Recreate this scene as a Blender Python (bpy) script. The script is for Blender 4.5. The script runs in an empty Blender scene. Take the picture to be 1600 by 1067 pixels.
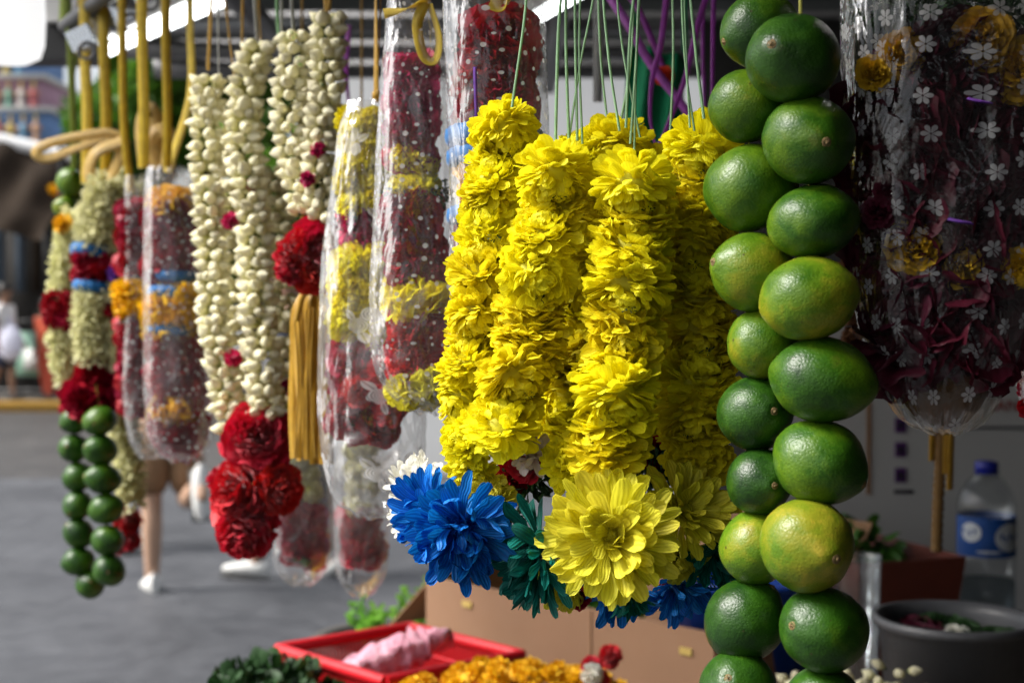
import bpy, bmesh, math, random
import numpy as np
from mathutils import Vector, Matrix, noise as mnoise

R = math.radians
PI = math.pi
rnd = random.Random(7)
S = bpy.context.scene
COL = S.collection

# ------------------------------------------------------------------ camera
CAM = Vector((0, 0, 1.45)); PITCH = R(1.277)
FW = Vector((0, math.cos(PITCH), -math.sin(PITCH)))
UPV = Vector((0, math.sin(PITCH), math.cos(PITCH)))
K = 0.72 / 1600.0                     # metres per photo pixel at one metre (50 mm lens, 36 mm sensor)
cd = bpy.data.cameras.new('camera'); cam = bpy.data.objects.new('camera', cd); COL.objects.link(cam)
cam.location = CAM; cam.rotation_euler = (PI/2 - PITCH, 0, 0)
cd.lens = 50; cd.sensor_width = 36; cd.clip_start = 0.02; cd.clip_end = 600
cd.dof.use_dof = True; cd.dof.focus_distance = 0.83; cd.dof.aperture_fstop = 9.0
S.camera = cam

# ------------------------------------------------------------------ world, sun, exposure
SUN_EL, SUN_AZ = R(46), R(-97)        # soft sun behind thin cloud, high on the street side
w = bpy.data.worlds.new('World'); S.world = w; w.use_nodes = True
nt = w.node_tree
bg = nt.nodes['Background']
sky = nt.nodes.new('ShaderNodeTexSky'); sky.sky_type = 'NISHITA'; sky.sun_disc = False
sky.sun_elevation = SUN_EL; sky.sun_rotation = SUN_AZ
sky.air_density = 1.0; sky.dust_density = 4.0; sky.ozone_density = 1.0
hs = nt.nodes.new('ShaderNodeHueSaturation'); hs.inputs['Saturation'].default_value = 0.35
nt.links.new(sky.outputs[0], hs.inputs['Color']); nt.links.new(hs.outputs[0], bg.inputs[0])
bg.inputs[1].default_value = 0.05
sl = bpy.data.lights.new('sun', 'SUN'); so = bpy.data.objects.new('sun', sl); COL.objects.link(so)
sl.energy = 1.5; sl.angle = R(22); sl.color = (1.0, 0.965, 0.91)
sd = Vector((math.sin(SUN_AZ)*math.cos(SUN_EL), math.cos(SUN_AZ)*math.cos(SUN_EL), math.sin(SUN_EL)))
so.rotation_euler = sd.to_track_quat('Z', 'Y').to_euler(); so.location = (-3, 0, 6)
S.view_settings.view_transform = 'Standard'; S.view_settings.look = 'None'
S.view_settings.gamma = 1.0; S.view_settings.use_curve_mapping = False
S.view_settings.exposure = 2.2
S.cycles.use_denoising = True
S.cycles.max_bounces = 8; S.cycles.diffuse_bounces = 4; S.cycles.transparent_max_bounces = 32
S.cycles.sample_clamp_indirect = 6.0; S.cycles.caustics_reflective = False; S.cycles.caustics_refractive = False

# ------------------------------------------------------------------ helpers: placement
def P(px, py, d):
    """Place of a thing seen at photo pixel px, py whose distance along the view is d metres."""
    return CAM + FW*d + Vector((1, 0, 0))*((px-800)*K*d) - UPV*((py-533.5)*K*d)
def Z(px, d): return px*K*d           # metres of px photo pixels at distance d

def tag(o, label=None, cat=None, group=None, kind=None):
    if label: o['label'] = label
    if cat: o['category'] = cat
    if group: o['group'] = group
    if kind: o['kind'] = kind
    return o
def thing(name, loc, label, cat, group=None, rz=0):
    o = bpy.data.objects.new(name, None); COL.objects.link(o)
    o.location = loc; o.rotation_euler = (0, 0, rz); o.empty_display_size = 0.02
    return tag(o, label, cat, group)
def link(name, me, parent=None, world=None):
    """Link a mesh; 'world' is its matrix in the world, children keep it under an unrotated parent."""
    o = bpy.data.objects.new(name, me); COL.objects.link(o)
    if parent: o.parent = parent
    if world is not None:
        if parent:
            base = Matrix.Translation(wloc(parent))
            world = base.inverted() @ world
        o.matrix_local = world
    return o
def wloc(o):
    v = Vector(o.location)
    while o.parent:
        o = o.parent; v = v + Vector(o.location)
    return v

# ------------------------------------------------------------------ helpers: meshes
class MB:
    """Collects surfaces and builds them as one mesh object."""
    def __init__(s): s.v = []; s.uv = []; s.f = []; s.m = []; s.n = 0
    def add(s, v, f, uv=None, m=0):
        v = np.asarray(v, float).reshape(-1, 3); f = np.asarray(f, int)
        s.v.append(v); s.uv.append(np.zeros((len(v), 2)) if uv is None else np.asarray(uv, float))
        s.f.append(f + s.n); s.m.append(np.full(len(f), m)); s.n += len(v); return s
    def many(s, v, f, uv, mats, offs, m=0):
        """The template v, f once per 3x3 matrix and offset."""
        mats = np.asarray(mats); offs = np.asarray(offs); k = len(mats); n = len(v)
        V = np.einsum('kij,nj->kni', mats, v) + offs[:, None, :]
        F = (np.asarray(f)[None] + (np.arange(k)*n)[:, None, None]).reshape(-1, f.shape[1])
        return s.add(V.reshape(-1, 3), F, np.tile(uv, (k, 1)), m)
    def mesh(s, name, mats, smooth=True):
        me = bpy.data.meshes.new(name)
        V = np.concatenate(s.v); UV = np.concatenate(s.uv)
        me.vertices.add(len(V)); me.vertices.foreach_set('co', V.astype(np.float32).ravel())
        li = np.concatenate([f.ravel() for f in s.f]).astype(np.int32)
        tot = np.concatenate([np.full(len(f), f.shape[1]) for f in s.f]).astype(np.int32)
        st = np.concatenate([[0], np.cumsum(tot)[:-1]]).astype(np.int32)
        me.loops.add(len(li)); me.loops.foreach_set('vertex_index', li)
        me.polygons.add(len(tot)); me.polygons.foreach_set('loop_start', st); me.polygons.foreach_set('loop_total', tot)
        me.polygons.foreach_set('material_index', np.concatenate(s.m).astype(np.int32))
        me.polygons.foreach_set('use_smooth', np.full(len(tot), smooth))
        u = me.uv_layers.new(name='UVMap'); u.data.foreach_set('uv', UV[li].astype(np.float32).ravel())
        me.update(calc_edges=True); me.validate()
        for m in (mats if isinstance(mats, (list, tuple)) else [mats]): me.materials.append(m)
        return me
    def build(s, name, mats, parent=None, smooth=True):
        """Coordinates are world coordinates; the object's origin becomes its middle (or its parent's)."""
        V = np.concatenate(s.v); c = Vector(((V[:, 0].min()+V[:, 0].max())/2, (V[:, 1].min()+V[:, 1].max())/2, V[:, 2].min()))
        s.v = [v - np.array(c) for v in s.v]
        return link(name, s.mesh(name, mats, smooth), parent, Matrix.Translation(c))

def grid_faces(nu, nv, closed=False):
    """Quads of a grid with nu rows of nv vertices."""
    i, j = np.meshgrid(np.arange(nu-1), np.arange(nv if closed else nv-1), indexing='ij')
    a = i*nv + j; b = i*nv + (j+1) % nv; c = (i+1)*nv + (j+1) % nv; d = (i+1)*nv + j
    return np.stack([a, b, c, d], -1).reshape(-1, 4)
def box(mb, lo, hi, m=0, rot=None):
    lo = np.array(lo, float); hi = np.array(hi, float)
    v = np.array([[lo[0] if not i & 1 else hi[0], lo[1] if not i & 2 else hi[1], lo[2] if not i & 4 else hi[2]] for i in range(8)])
    if rot is not None: v = np.array([rot @ Vector(x) for x in v])
    mb.add(v, [[0, 2, 3, 1], [4, 5, 7, 6], [0, 1, 5, 4], [2, 6, 7, 3], [0, 4, 6, 2], [1, 3, 7, 5]], m=m); return mb
def obox(mb, c, ax, ay, az, m=0):
    """Box about c with half axes ax, ay, az."""
    c, ax, ay, az = map(np.array, (c, ax, ay, az))
    v = np.array([c + ax*(1 if i & 1 else -1) + ay*(1 if i & 2 else -1) + az*(1 if i & 4 else -1) for i in range(8)])
    mb.add(v, [[0, 2, 3, 1], [4, 5, 7, 6], [0, 1, 5, 4], [2, 6, 7, 3], [0, 4, 6, 2], [1, 3, 7, 5]], m=m); return mb
def lathe(mb, prof, seg=24, c=(0, 0, 0), m=0, M=None, wob=0.0):
    prof = np.array(prof, float); n = len(prof)
    a = np.arange(seg)*2*PI/seg
    v = np.stack([prof[:, None, 0]*np.cos(a), prof[:, None, 0]*np.sin(a), np.repeat(prof[:, 1:2], seg, 1)], -1).reshape(-1, 3)
    if wob: v = v + np.random.RandomState(3).randn(*v.shape)*wob
    uv = np.stack([np.tile(np.arange(seg)/seg, n), np.repeat(np.linspace(0, 1, n), seg)], -1)
    if M is not None: v = v @ np.array(M.to_3x3()).T
    mb.add(v + np.array(c), grid_faces(n, seg, True), uv, m); return mb
def smooth_path(pts, n=24):
    """Catmull-Rom through the points."""
    p = np.array([list(q) for q in pts], float)
    if len(p) < 3: return p[0] + (p[-1]-p[0])*np.linspace(0, 1, n)[:, None]
    e = np.vstack([2*p[0]-p[1], p, 2*p[-1]-p[-2]]); out = []
    for t in np.linspace(0, len(p)-1-1e-9, n):
        i = int(t); f = t-i; a, b, c, d = e[i:i+4]
        out.append(.5*((2*b)+(-a+c)*f+(2*a-5*b+4*c-d)*f*f+(-a+3*b-3*c+d)*f**3))
    return np.array(out)
def frames(path, ref=(0, 1, 0)):
    t = np.gradient(path, axis=0); t /= np.linalg.norm(t, axis=1)[:, None] + 1e-12
    r = np.array(ref, float); a = np.cross(t, r); a /= np.linalg.norm(a, axis=1)[:, None] + 1e-9
    b = np.cross(a, t); return t, a, b
def tube(mb, path, rad, seg=8, m=0, ref=(0, 1, 0), cap=True):
    path = np.array([list(q) for q in path], float); n = len(path)
    rad = np.broadcast_to(np.array(rad, float), (n,)); t, a, b = frames(path, ref)
    th = np.arange(seg)*2*PI/seg
    v = path[:, None] + rad[:, None, None]*(np.cos(th)[None, :, None]*a[:, None] + np.sin(th)[None, :, None]*b[:, None])
    uv = np.stack([np.tile(th/(2*PI), n), np.repeat(np.linspace(0, 1, n), seg)], -1)
    mb.add(v.reshape(-1, 3), grid_faces(n, seg, True), uv, m)
    if cap:
        for e in (0, n-1):
            k = mb.n; vv = np.vstack([v[e], path[e][None]])
            mb.add(vv, [[i, (i+1) % seg, seg] for i in range(seg)], m=m)
    return mb
def ribbon(mb, pts, width, n=30, twist=0.0, tw0=0.0, thick=0.0006, m=0, ref=(0, 1, 0)):
    """A flat ribbon of real thickness swept along the points."""
    path = smooth_path(pts, n); t, a, b = frames(path, ref)
    ang = tw0 + twist*np.linspace(0, 1, n)
    wv = a*np.cos(ang)[:, None] + b*np.sin(ang)[:, None]; nv = np.cross(wv, t)
    wd = np.broadcast_to(np.array(width, float), (n,))[:, None]/2
    c = [path - wv*wd - nv*thick/2, path + wv*wd - nv*thick/2, path + wv*wd + nv*thick/2, path - wv*wd + nv*thick/2]
    v = np.stack(c, 1); uv = np.stack([np.tile([0, 1, 1, 0], n), np.repeat(np.linspace(0, 1, n), 4)], -1)
    mb.add(v.reshape(-1, 3), grid_faces(n, 4, True), uv, m); return mb
def ellip(mb, c, r, nu=12, nv=16, m=0, jit=0.0):
    th = np.linspace(0.001, PI-0.001, nu); ph = np.arange(nv)*2*PI/nv
    v = np.stack([np.sin(th)[:, None]*np.cos(ph), np.sin(th)[:, None]*np.sin(ph), np.repeat(np.cos(th)[:, None], nv, 1)], -1).reshape(-1, 3)
    if jit: v = v*np.array([1 + jit*mnoise.noise(Vector(q)*2.2 + Vector(c)*9) for q in v])[:, None]
    uv = np.stack([np.tile(ph/(2*PI), nu), np.repeat(th/PI, nv)], -1)
    mb.add(v*np.array(r) + np.array(c), grid_faces(nu, nv, True), uv, m); return mb
def sheet(mb, p00, p10, p01, nu=2, nv=2, f=None, m=0):
    """A grid from p00 towards p10 and p01, moved by f(u, v)."""
    p00, p10, p01 = (np.array(list(q), float) for q in (p00, p10, p01))
    u, v = np.meshgrid(np.linspace(0, 1, nu), np.linspace(0, 1, nv), indexing='ij')
    pos = p00 + u[..., None]*(p10-p00) + v[..., None]*(p01-p00)
    if f: pos = pos + np.array([[f(u[i, j], v[i, j]) for j in range(nv)] for i in range(nu)])
    mb.add(pos.reshape(-1, 3), grid_faces(nu, nv), np.stack([u, v], -1).reshape(-1, 2), m); return mb

# ------------------------------------------------------------------ helpers: materials
class NT:
    def __init__(s, name):
        s.mat = bpy.data.materials.new(name); s.mat.use_nodes = True; s.t = s.mat.node_tree
        s.b = s.t.nodes['Principled BSDF']; s.out = s.t.nodes['Material Output']
    def n(s, typ, **kw):
        o = s.t.nodes.new('ShaderNode'+typ)
        for k, v in kw.items(): setattr(o, k, v)
        return o
    def set(s, sock, v):
        if isinstance(v, bpy.types.NodeSocket): s.t.links.new(v, sock)
        elif v is not None:
            if sock.type == 'RGBA' and not isinstance(v, (int, float)) and len(v) == 3: v = (*v, 1)
            sock.default_value = v
    def m(s, op, a, b=None, c=None, clamp=False):
        o = s.n('Math', operation=op, use_clamp=clamp); s.set(o.inputs[0], a); s.set(o.inputs[1], b)
        if c is not None: s.set(o.inputs[2], c)
        return o.outputs[0]
    def mix(s, f, a, b, mode='MIX'):
        o = s.n('MixRGB', blend_type=mode); s.set(o.inputs[0], f); s.set(o.inputs[1], a); s.set(o.inputs[2], b); return o.outputs[0]
    def ramp(s, f, stops, interp='LINEAR'):
        o = s.n('ValToRGB'); o.color_ramp.interpolation = interp; e = o.color_ramp.elements
        while len(e) < len(stops): e.new(.5)
        for x, (p, c) in zip(e, stops): x.position = p; x.color = (*c, 1) if not isinstance(c, (int, float)) else (c, c, c, 1)
        s.set(o.inputs[0], f); return o.outputs[0]
    def noise(s, vec=None, scale=5, detail=4, rough=.55, dist=0):
        o = s.n('TexNoise'); s.set(o.inputs['Vector'], vec); o.inputs['Scale'].default_value = scale
        o.inputs['Detail'].default_value = detail; o.inputs['Roughness'].default_value = rough; o.inputs['Distortion'].default_value = dist
        return o.outputs['Fac']
    def coord(s, k='Object'): return s.n('TexCoord').outputs[k]
    def uv(s):
        x = s.n('SeparateXYZ'); s.set(x.inputs[0], s.coord('UV')); return x.outputs[0], x.outputs[1]
    def rand(s): return s.n('ObjectInfo').outputs['Random']
    def bump(s, h, strength=.3, dist=.001, nrm=None):
        o = s.n('Bump'); o.inputs['Strength'].default_value = strength; o.inputs['Distance'].default_value = dist
        s.set(o.inputs['Height'], h); s.set(o.inputs['Normal'], nrm); return o.outputs[0]
    def p(s, **kw):
        for k, v in kw.items():
            s.set(s.b.inputs[{'col': 'Base Color', 'rough': 'Roughness', 'metal': 'Metallic', 'nrm': 'Normal', 'spec': 'Specular IOR Level', 'trans': 'Transmission Weight',
                              'ior': 'IOR', 'alpha': 'Alpha', 'sheen': 'Sheen Weight', 'coat': 'Coat Weight', 'sss': 'Subsurface Weight', 'emc': 'Emission Color', 'ems': 'Emission Strength'}[k]], v)
        return s
    def surf(s, sh): s.t.links.new(sh, s.out.inputs[0]); return s.mat

def plain(name, col, rough=.6, var=.25, scale=30, metal=0, bump=.2, bdist=.001, spec=.5):
    """A worn single-colour surface: mottled colour, uneven gloss and a fine relief."""
    t = NT(name); n = t.noise(t.coord(), scale, 5, .6); n2 = t.noise(t.coord(), scale*6, 3)
    c = t.mix(n, tuple(x*(1-var) for x in col), tuple(min(1, x*(1+var)) for x in col))
    t.p(col=c, rough=t.m('ADD', t.m('MULTIPLY', n2, .25), rough-.12), metal=metal, spec=spec, nrm=t.bump(n2, bump, bdist)); return t.mat

def petal_mat(name, base, tip, tr=.3, rough=.55, var=.18, vein=.25, sheen=0.0, basew=.35, trcol=None, ns=7.0):
    """Petal: pigment runs from base to tip along u, with crevice shade painted into the base, fine veins across v, light comes through."""
    t = NT(name); u, v = t.uv(); r = t.rand()
    of = t.n('VectorMath', operation='ADD'); t.set(of.inputs[0], t.coord()); cx = t.n('CombineXYZ')
    for i in range(3): t.set(cx.inputs[i], t.m('MULTIPLY', r, 37.0+i*11))
    t.set(of.inputs[1], cx.outputs[0]); n = t.noise(of.outputs[0], ns, 4); n2 = t.noise(of.outputs[0], ns*.3, 2)
    f = t.m('ADD', t.m('DIVIDE', u, basew), t.m('MULTIPLY', t.m('SUBTRACT', n, .5), .5), clamp=True)
    c = t.mix(f, base, tip)  # base tones also carry painted shade for the gaps between petals
    k = t.m('ADD', 1-var*.8, t.m('MULTIPLY', t.m('ADD', r, n2), var*.8))
    hsv = t.n('HueSaturation'); t.set(hsv.inputs['Color'], c); t.set(hsv.inputs['Value'], k)
    t.set(hsv.inputs['Hue'], t.m('ADD', .5, t.m('MULTIPLY', t.m('SUBTRACT', r, .5), .014)))
    c = hsv.outputs[0]
    st = t.m('SINE', t.m('ADD', t.m('MULTIPLY', v, 26.0), t.m('MULTIPLY', n2, 5.0)))
    c = t.mix(t.m('MULTIPLY', t.m('ADD', st, 1.0), vein*.28), c, base)
    h = t.m('ADD', t.m('MULTIPLY', st, vein), t.m('MULTIPLY', n, .6))
    nb = t.bump(h, .4, .0006)
    t.p(col=c, rough=rough, nrm=nb, sheen=sheen, spec=.3)
    tl = t.n('BsdfTranslucent'); t.set(tl.inputs[0], c if trcol is None else trcol); t.set(tl.inputs[1], nb)
    mx = t.n('MixShader'); mx.inputs[0].default_value = tr
    t.t.links.new(t.b.outputs[0], mx.inputs[1]); t.t.links.new(tl.outputs[0], mx.inputs[2])
    return t.surf(mx.outputs[0])

M = {}
M['yellow'] = petal_mat('yellow_petal', (.76, .63, .013), (.90, .81, .020), .38)
M['lemon'] = petal_mat('lemon_petal', (.50, .42, .02), (.84, .78, .06), .36, vein=.55, var=.25)
M['blue'] = petal_mat('blue_petal', (.003, .022, .17), (.005, .21, .68), .25, var=.5, vein=.7)
M['teal'] = petal_mat('teal_petal', (.002, .035, .045), (.004, .17, .13), .22, var=.5, vein=.7)
M['red'] = petal_mat('red_petal', (.18, .002, .006), (.64, .008, .022), .2, .5, sheen=.3, basew=.6)
M['maroon'] = petal_mat('maroon_petal', (.12, .003, .012), (.42, .008, .03), .16, .5, basew=.7)
M['magenta'] = petal_mat('magenta_petal', (.25, .005, .05), (.55, .012, .10), .2, .5, basew=.7)
M['orange'] = petal_mat('orange_petal', (.55, .25, .005), (.84, .50, .012), .25)
M['whitep'] = petal_mat('white_petal', (.62, .60, .42), (.86, .85, .80), .35)
M['pinkw'] = petal_mat('blush_petal', (.72, .50, .42), (.85, .74, .70), .35)
M['cream'] = petal_mat('tuberose_petal', (.48, .50, .18), (.76, .74, .44), .3, ns=220)
M['purple'] = petal_mat('purple_petal', (.09, .02, .22), (.22, .08, .45), .2)
M['bud'] = petal_mat('jasmine_bud', (.60, .58, .24), (.89, .84, .62), .3, .6, var=.4, vein=.35, basew=.55)
M['calyx'] = plain('flower_calyx', (.035, .075, .012), .6)
M['leaf'] = petal_mat('green_leaf', (.03, .09, .012), (.05, .16, .02), .25, .45, ns=220)
M['darkleaf'] = petal_mat('dark_leaf', (.012, .035, .01), (.02, .06, .015), .2, .5, ns=220)

# more materials -------------------------------------------------------------
M['darkred'] = petal_mat('dark_red_petal', (.022, .003, .008), (.08, .007, .020), .12, .5, basew=.7, var=.5)  # dark maroon taken lower still, painting in the printed bag's shade
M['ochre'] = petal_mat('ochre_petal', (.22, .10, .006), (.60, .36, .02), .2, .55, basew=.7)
def lime_mat():
    t = NT('lime_peel'); co = t.coord(); oi = t.n('ObjectInfo'); sx = t.n('SeparateColor'); t.set(sx.inputs[0], oi.outputs['Color'])
    yel, dark = sx.outputs[0], sx.outputs[1]
    off = t.n('VectorMath', operation='ADD'); t.set(off.inputs[0], co)
    cx = t.n('CombineXYZ'); 
    for i in range(3): t.set(cx.inputs[i], t.m('MULTIPLY', oi.outputs['Random'], 3.1+i))
    t.set(off.inputs[1], cx.outputs[0]); vec = off.outputs[0]
    n1 = t.noise(vec, 26, 3, .5); n2 = t.noise(vec, 95, 6, .7, .6); n3 = t.noise(vec, 900, 2)
    f = t.m('ADD', t.m('MULTIPLY', t.m('SUBTRACT', n1, .5), 1.25), t.m('MULTIPLY', t.m('SUBTRACT', n2, .5), .75))
    f = t.m('ADD', t.m('ADD', f, yel), -.05, clamp=True)
    c = t.ramp(f, [(0, (.006, .030, .002)), (.3, (.026, .088, .003)), (.62, (.090, .170, .005)), (.88, (.23, .23, .012)), (1, (.38, .30, .025))])
    vo = t.n('TexVoronoi'); t.set(vo.inputs['Vector'], vec); vo.inputs['Scale'].default_value = 105
    sp = t.m('LESS_THAN', vo.outputs['Distance'], t.m('MULTIPLY', t.noise(vec, 45, 2), .16))
    c = t.mix(t.m('MULTIPLY', sp, .75), c, (.03, .018, .006))
    br = t.ramp(t.noise(vec, 38, 4, .65), [(.64, 0), (.74, 1)])
    c = t.mix(t.m('MULTIPLY', br, t.m('MULTIPLY', yel, .45)), c, (.22, .12, .03))
    c = t.mix(t.m('MULTIPLY', dark, .8), c, (.012, .05, .004))
    pv = t.n('TexVoronoi'); t.set(pv.inputs['Vector'], vec); pv.inputs['Scale'].default_value = 620
    h = t.m('ADD', t.m('MULTIPLY', t.m('SMOOTH_MIN', pv.outputs['Distance'], .55, .3), 1.0), t.m('MULTIPLY', n2, 1.2))
    t.p(col=c, rough=t.m('ADD', .24, t.m('MULTIPLY', n2, .24)), nrm=t.bump(h, .42, .0006), spec=.36); return t.mat
M['lime'] = lime_mat()
M['scar'] = plain('stem_scar', (.20, .13, .05), .8, .5, 200, bump=.6)

def ribbon_mat(name, col, rough=.35, streak=.5, shine=.4, tr=.25):
    t = NT(name); u, v = t.uv(); n = t.noise(t.coord(), 90, 4)
    s = t.m('SINE', t.m('MULTIPLY', u, 95.0)); 
    c = t.mix(n, tuple(x*.62 for x in col), tuple(min(1, x*1.25) for x in col))
    t.p(col=c, rough=rough, nrm=t.bump(t.m('ADD', s, t.m('MULTIPLY', n, 3)), streak, .0004), spec=shine, sheen=.2)
    tl = t.n('BsdfTranslucent'); t.set(tl.inputs[0], c); mx = t.n('MixShader'); mx.inputs[0].default_value = tr
    t.t.links.new(t.b.outputs[0], mx.inputs[1]); t.t.links.new(tl.outputs[0], mx.inputs[2]); return t.surf(mx.outputs[0])
M['gold'] = ribbon_mat('gold_ribbon', (.92, .64, .07), tr=.4)
M['goldd'] = ribbon_mat('deep_gold_cord', (.60, .33, .012), tr=.2)
M['tan'] = ribbon_mat('tan_ribbon', (.80, .58, .20), tr=.45)
M['limer'] = ribbon_mat('yellow_green_ribbon', (.50, .62, .12))
M['greens'] = ribbon_mat('pale_green_string', (.40, .68, .38), .3)
M['violet'] = ribbon_mat('violet_ribbon', (.72, .22, .78), .25, .3, .6, .4)
M['whiter'] = ribbon_mat('white_ribbon', (.75, .76, .74), .4)
M['ystring'] = ribbon_mat('yellow_string', (.60, .58, .10))
M['bluec'] = ribbon_mat('blue_cloth', (.012, .13, .36), .6, .8, .2, .05)
M['yelc'] = ribbon_mat('yellow_cloth', (.72, .40, .02), .6, .8, .2, .1)
M['brownc'] = ribbon_mat('brown_dried_rope', (.16, .09, .03), .8, .8, .1, .05)

def film(name, pattern=None, haze=.05, frost=0.0, tint=(.97, .97, .97), crinkle=.55):
    """Clear wrapping film: see-through, glossy, creased, with white print laid out in metres on its UV map."""
    t = NT(name); uvn = t.coord('UV'); u, v = t.uv()
    st = t.n('VectorMath', operation='MULTIPLY'); t.set(st.inputs[0], uvn); st.inputs[1].default_value = (1, .38, 1); lv = st.outputs[0]
    n1 = t.noise(lv, 34, 3, .5, 1.6); n2 = t.noise(lv, 110, 2, .5, .8)
    vo = t.n('TexVoronoi', feature='DISTANCE_TO_EDGE'); t.set(vo.inputs['Vector'], lv); vo.inputs['Scale'].default_value = 34
    cr = t.m('SUBTRACT', 1.0, t.m('MULTIPLY', vo.outputs['Distance'], 5.0), clamp=True)
    h = t.m('ADD', t.m('ADD', t.m('MULTIPLY', n1, 2.6), t.m('MULTIPLY', n2, .35)), t.m('MULTIPLY', t.m('POWER', cr, 3.0), .4))
    nb = t.bump(h, crinkle, .0024)
    tp = t.n('BsdfTransparent'); t.set(tp.inputs[0], tint)
    gl = t.n('BsdfGlossy'); gl.inputs['Roughness'].default_value = .06; t.set(gl.inputs['Normal'], nb); t.set(gl.inputs[0], (1, 1, 1))
    fr = t.n('Fresnel'); fr.inputs['IOR'].default_value = 1.55; t.set(fr.inputs['Normal'], nb)
    m1 = t.n('MixShader'); t.set(m1.inputs[0], t.m('MINIMUM', t.m('MULTIPLY', fr.outputs[0], .9), .32))
    t.t.links.new(tp.outputs[0], m1.inputs[1]); t.t.links.new(gl.outputs[0], m1.inputs[2])
    df = t.n('BsdfDiffuse'); t.set(df.inputs[0], (.8, .8, .8)); t.set(df.inputs['Normal'], nb)
    dl = t.n('BsdfTranslucent'); t.set(dl.inputs[0], (.8, .8, .8))
    dd = t.n('MixShader'); dd.inputs[0].default_value = .45
    t.t.links.new(df.outputs[0], dd.inputs[1]); t.t.links.new(dl.outputs[0], dd.inputs[2])
    milky = t.m('MULTIPLY', t.ramp(t.noise(uvn, 14, 3), [(.35, 0), (.75, 1)]), haze*1.6)
    milky = t.m('ADD', milky, haze*.3)
    if frost:
        fz = t.n('TexVoronoi'); t.set(fz.inputs['Vector'], uvn); fz.inputs['Scale'].default_value = 900
        dr = t.m('LESS_THAN', fz.outputs['Distance'], .34)
        area = t.ramp(t.noise(uvn, 17, 3), [(.44, 0), (.58, 1)])
        milky = t.m('ADD', milky, t.m('MULTIPLY', t.m('MULTIPLY', dr, area), frost))
    if pattern: milky = t.m('MAXIMUM', milky, pattern(t, uvn))
    m2 = t.n('MixShader'); t.set(m2.inputs[0], milky)
    t.t.links.new(m1.outputs[0], m2.inputs[1]); t.t.links.new(dd.outputs[0], m2.inputs[2])
    return t.surf(m2.outputs[0])
def cell(t, uvn, scale, rand):
    vo = t.n('TexVoronoi', voronoi_dimensions='2D'); t.set(vo.inputs['Vector'], uvn); vo.inputs['Scale'].default_value = scale
    vo.inputs['Randomness'].default_value = rand
    sc = t.n('VectorMath', operation='SUBTRACT'); t.set(sc.inputs[0], uvn); t.set(sc.inputs[1], vo.outputs['Position'])
    x = t.n('SeparateXYZ'); t.set(x.inputs[0], sc.outputs[0]); return x.outputs[0], x.outputs[1], vo
def dots(t, uvn):
    vo = t.n('TexVoronoi', voronoi_dimensions='2D'); t.set(vo.inputs['Vector'], uvn); vo.inputs['Scale'].default_value = 92
    c = t.n('SeparateColor'); t.set(c.inputs[0], vo.outputs['Color'])
    return t.m('MULTIPLY', t.m('LESS_THAN', vo.outputs['Distance'], t.m('ADD', .06, t.m('MULTIPLY', c.outputs[0], .12))), .82)
def blossoms(t, uvn):
    x, y, vo = cell(t, uvn, 52, .42)
    r = t.m('SQRT', t.m('ADD', t.m('MULTIPLY', x, x), t.m('MULTIPLY', y, y))); a = t.m('ARCTAN2', y, x)
    rim = t.m('MULTIPLY', t.m('POWER', t.m('ABSOLUTE', t.m('COSINE', t.m('MULTIPLY', a, 3.0))), .42), .0047)
    a1 = t.m('LESS_THAN', r, rim); a2 = t.m('GREATER_THAN', r, .00055)
    gap = t.m('GREATER_THAN', t.m('ABSOLUTE', t.m('COSINE', t.m('MULTIPLY', a, 3.0))), .28)
    return t.m('MULTIPLY', t.m('MULTIPLY', t.m('MULTIPLY', a1, a2), gap), .62)
def roses(t, uvn):
    x, y, vo = cell(t, uvn, 15, .45); tot = None
    for (ox, oy, R_) in ((-.0058, -.0026, .0062), (.0052, -.0058, .0054), (.002, .0058, .0060)):
        dx, dy = t.m('SUBTRACT', x, ox), t.m('SUBTRACT', y, oy)
        r = t.m('SQRT', t.m('ADD', t.m('MULTIPLY', dx, dx), t.m('MULTIPLY', dy, dy))); a = t.m('ARCTAN2', dy, dx)
        sp = t.m('SINE', t.m('ADD', t.m('MULTIPLY', r, 4000.0), t.m('MULTIPLY', a, 2.0)))
        wv = t.m('MULTIPLY', t.m('SINE', t.m('MULTIPLY', a, 5.0)), R_*.06)
        k = t.m('MULTIPLY', t.m('LESS_THAN', t.m('ADD', r, wv), R_), t.m('ADD', .42, t.m('MULTIPLY', t.m('GREATER_THAN', sp, .0), .45)))
        tot = k if tot is None else t.m('MAXIMUM', tot, k)
    for (ox, oy, ca, sa) in ((.0115, .0032, .8, .6), (-.0105, .0055, -.6, .8), (-.0026, -.012, .3, -.95)):
        dx, dy = t.m('SUBTRACT', x, ox), t.m('SUBTRACT', y, oy)
        p = t.m('ADD', t.m('MULTIPLY', dx, ca), t.m('MULTIPLY', dy, sa)); q = t.m('SUBTRACT', t.m('MULTIPLY', dy, ca), t.m('MULTIPLY', dx, sa))
        e = t.m('ADD', t.m('POWER', t.m('DIVIDE', p, .0058), 2.0), t.m('ABSOLUTE', t.m('DIVIDE', q, .0028)))
        k = t.m('MULTIPLY', t.m('LESS_THAN', e, 1.0), t.m('ADD', .35, t.m('MULTIPLY', t.m('GREATER_THAN', t.m('ABSOLUTE', q), .0005), .4)))
        tot = t.m('MAXIMUM', tot, k)
    return tot
M['film'] = film('clear_film', None, .10)
M['film_dots'] = film('dotted_film', dots, .075)
M['film_rose'] = film('rose_print_film', roses, .08)
M['film_blossom'] = film('blossom_print_film', blossoms, .018, .10, (.88, .87, .84), .6)

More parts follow.
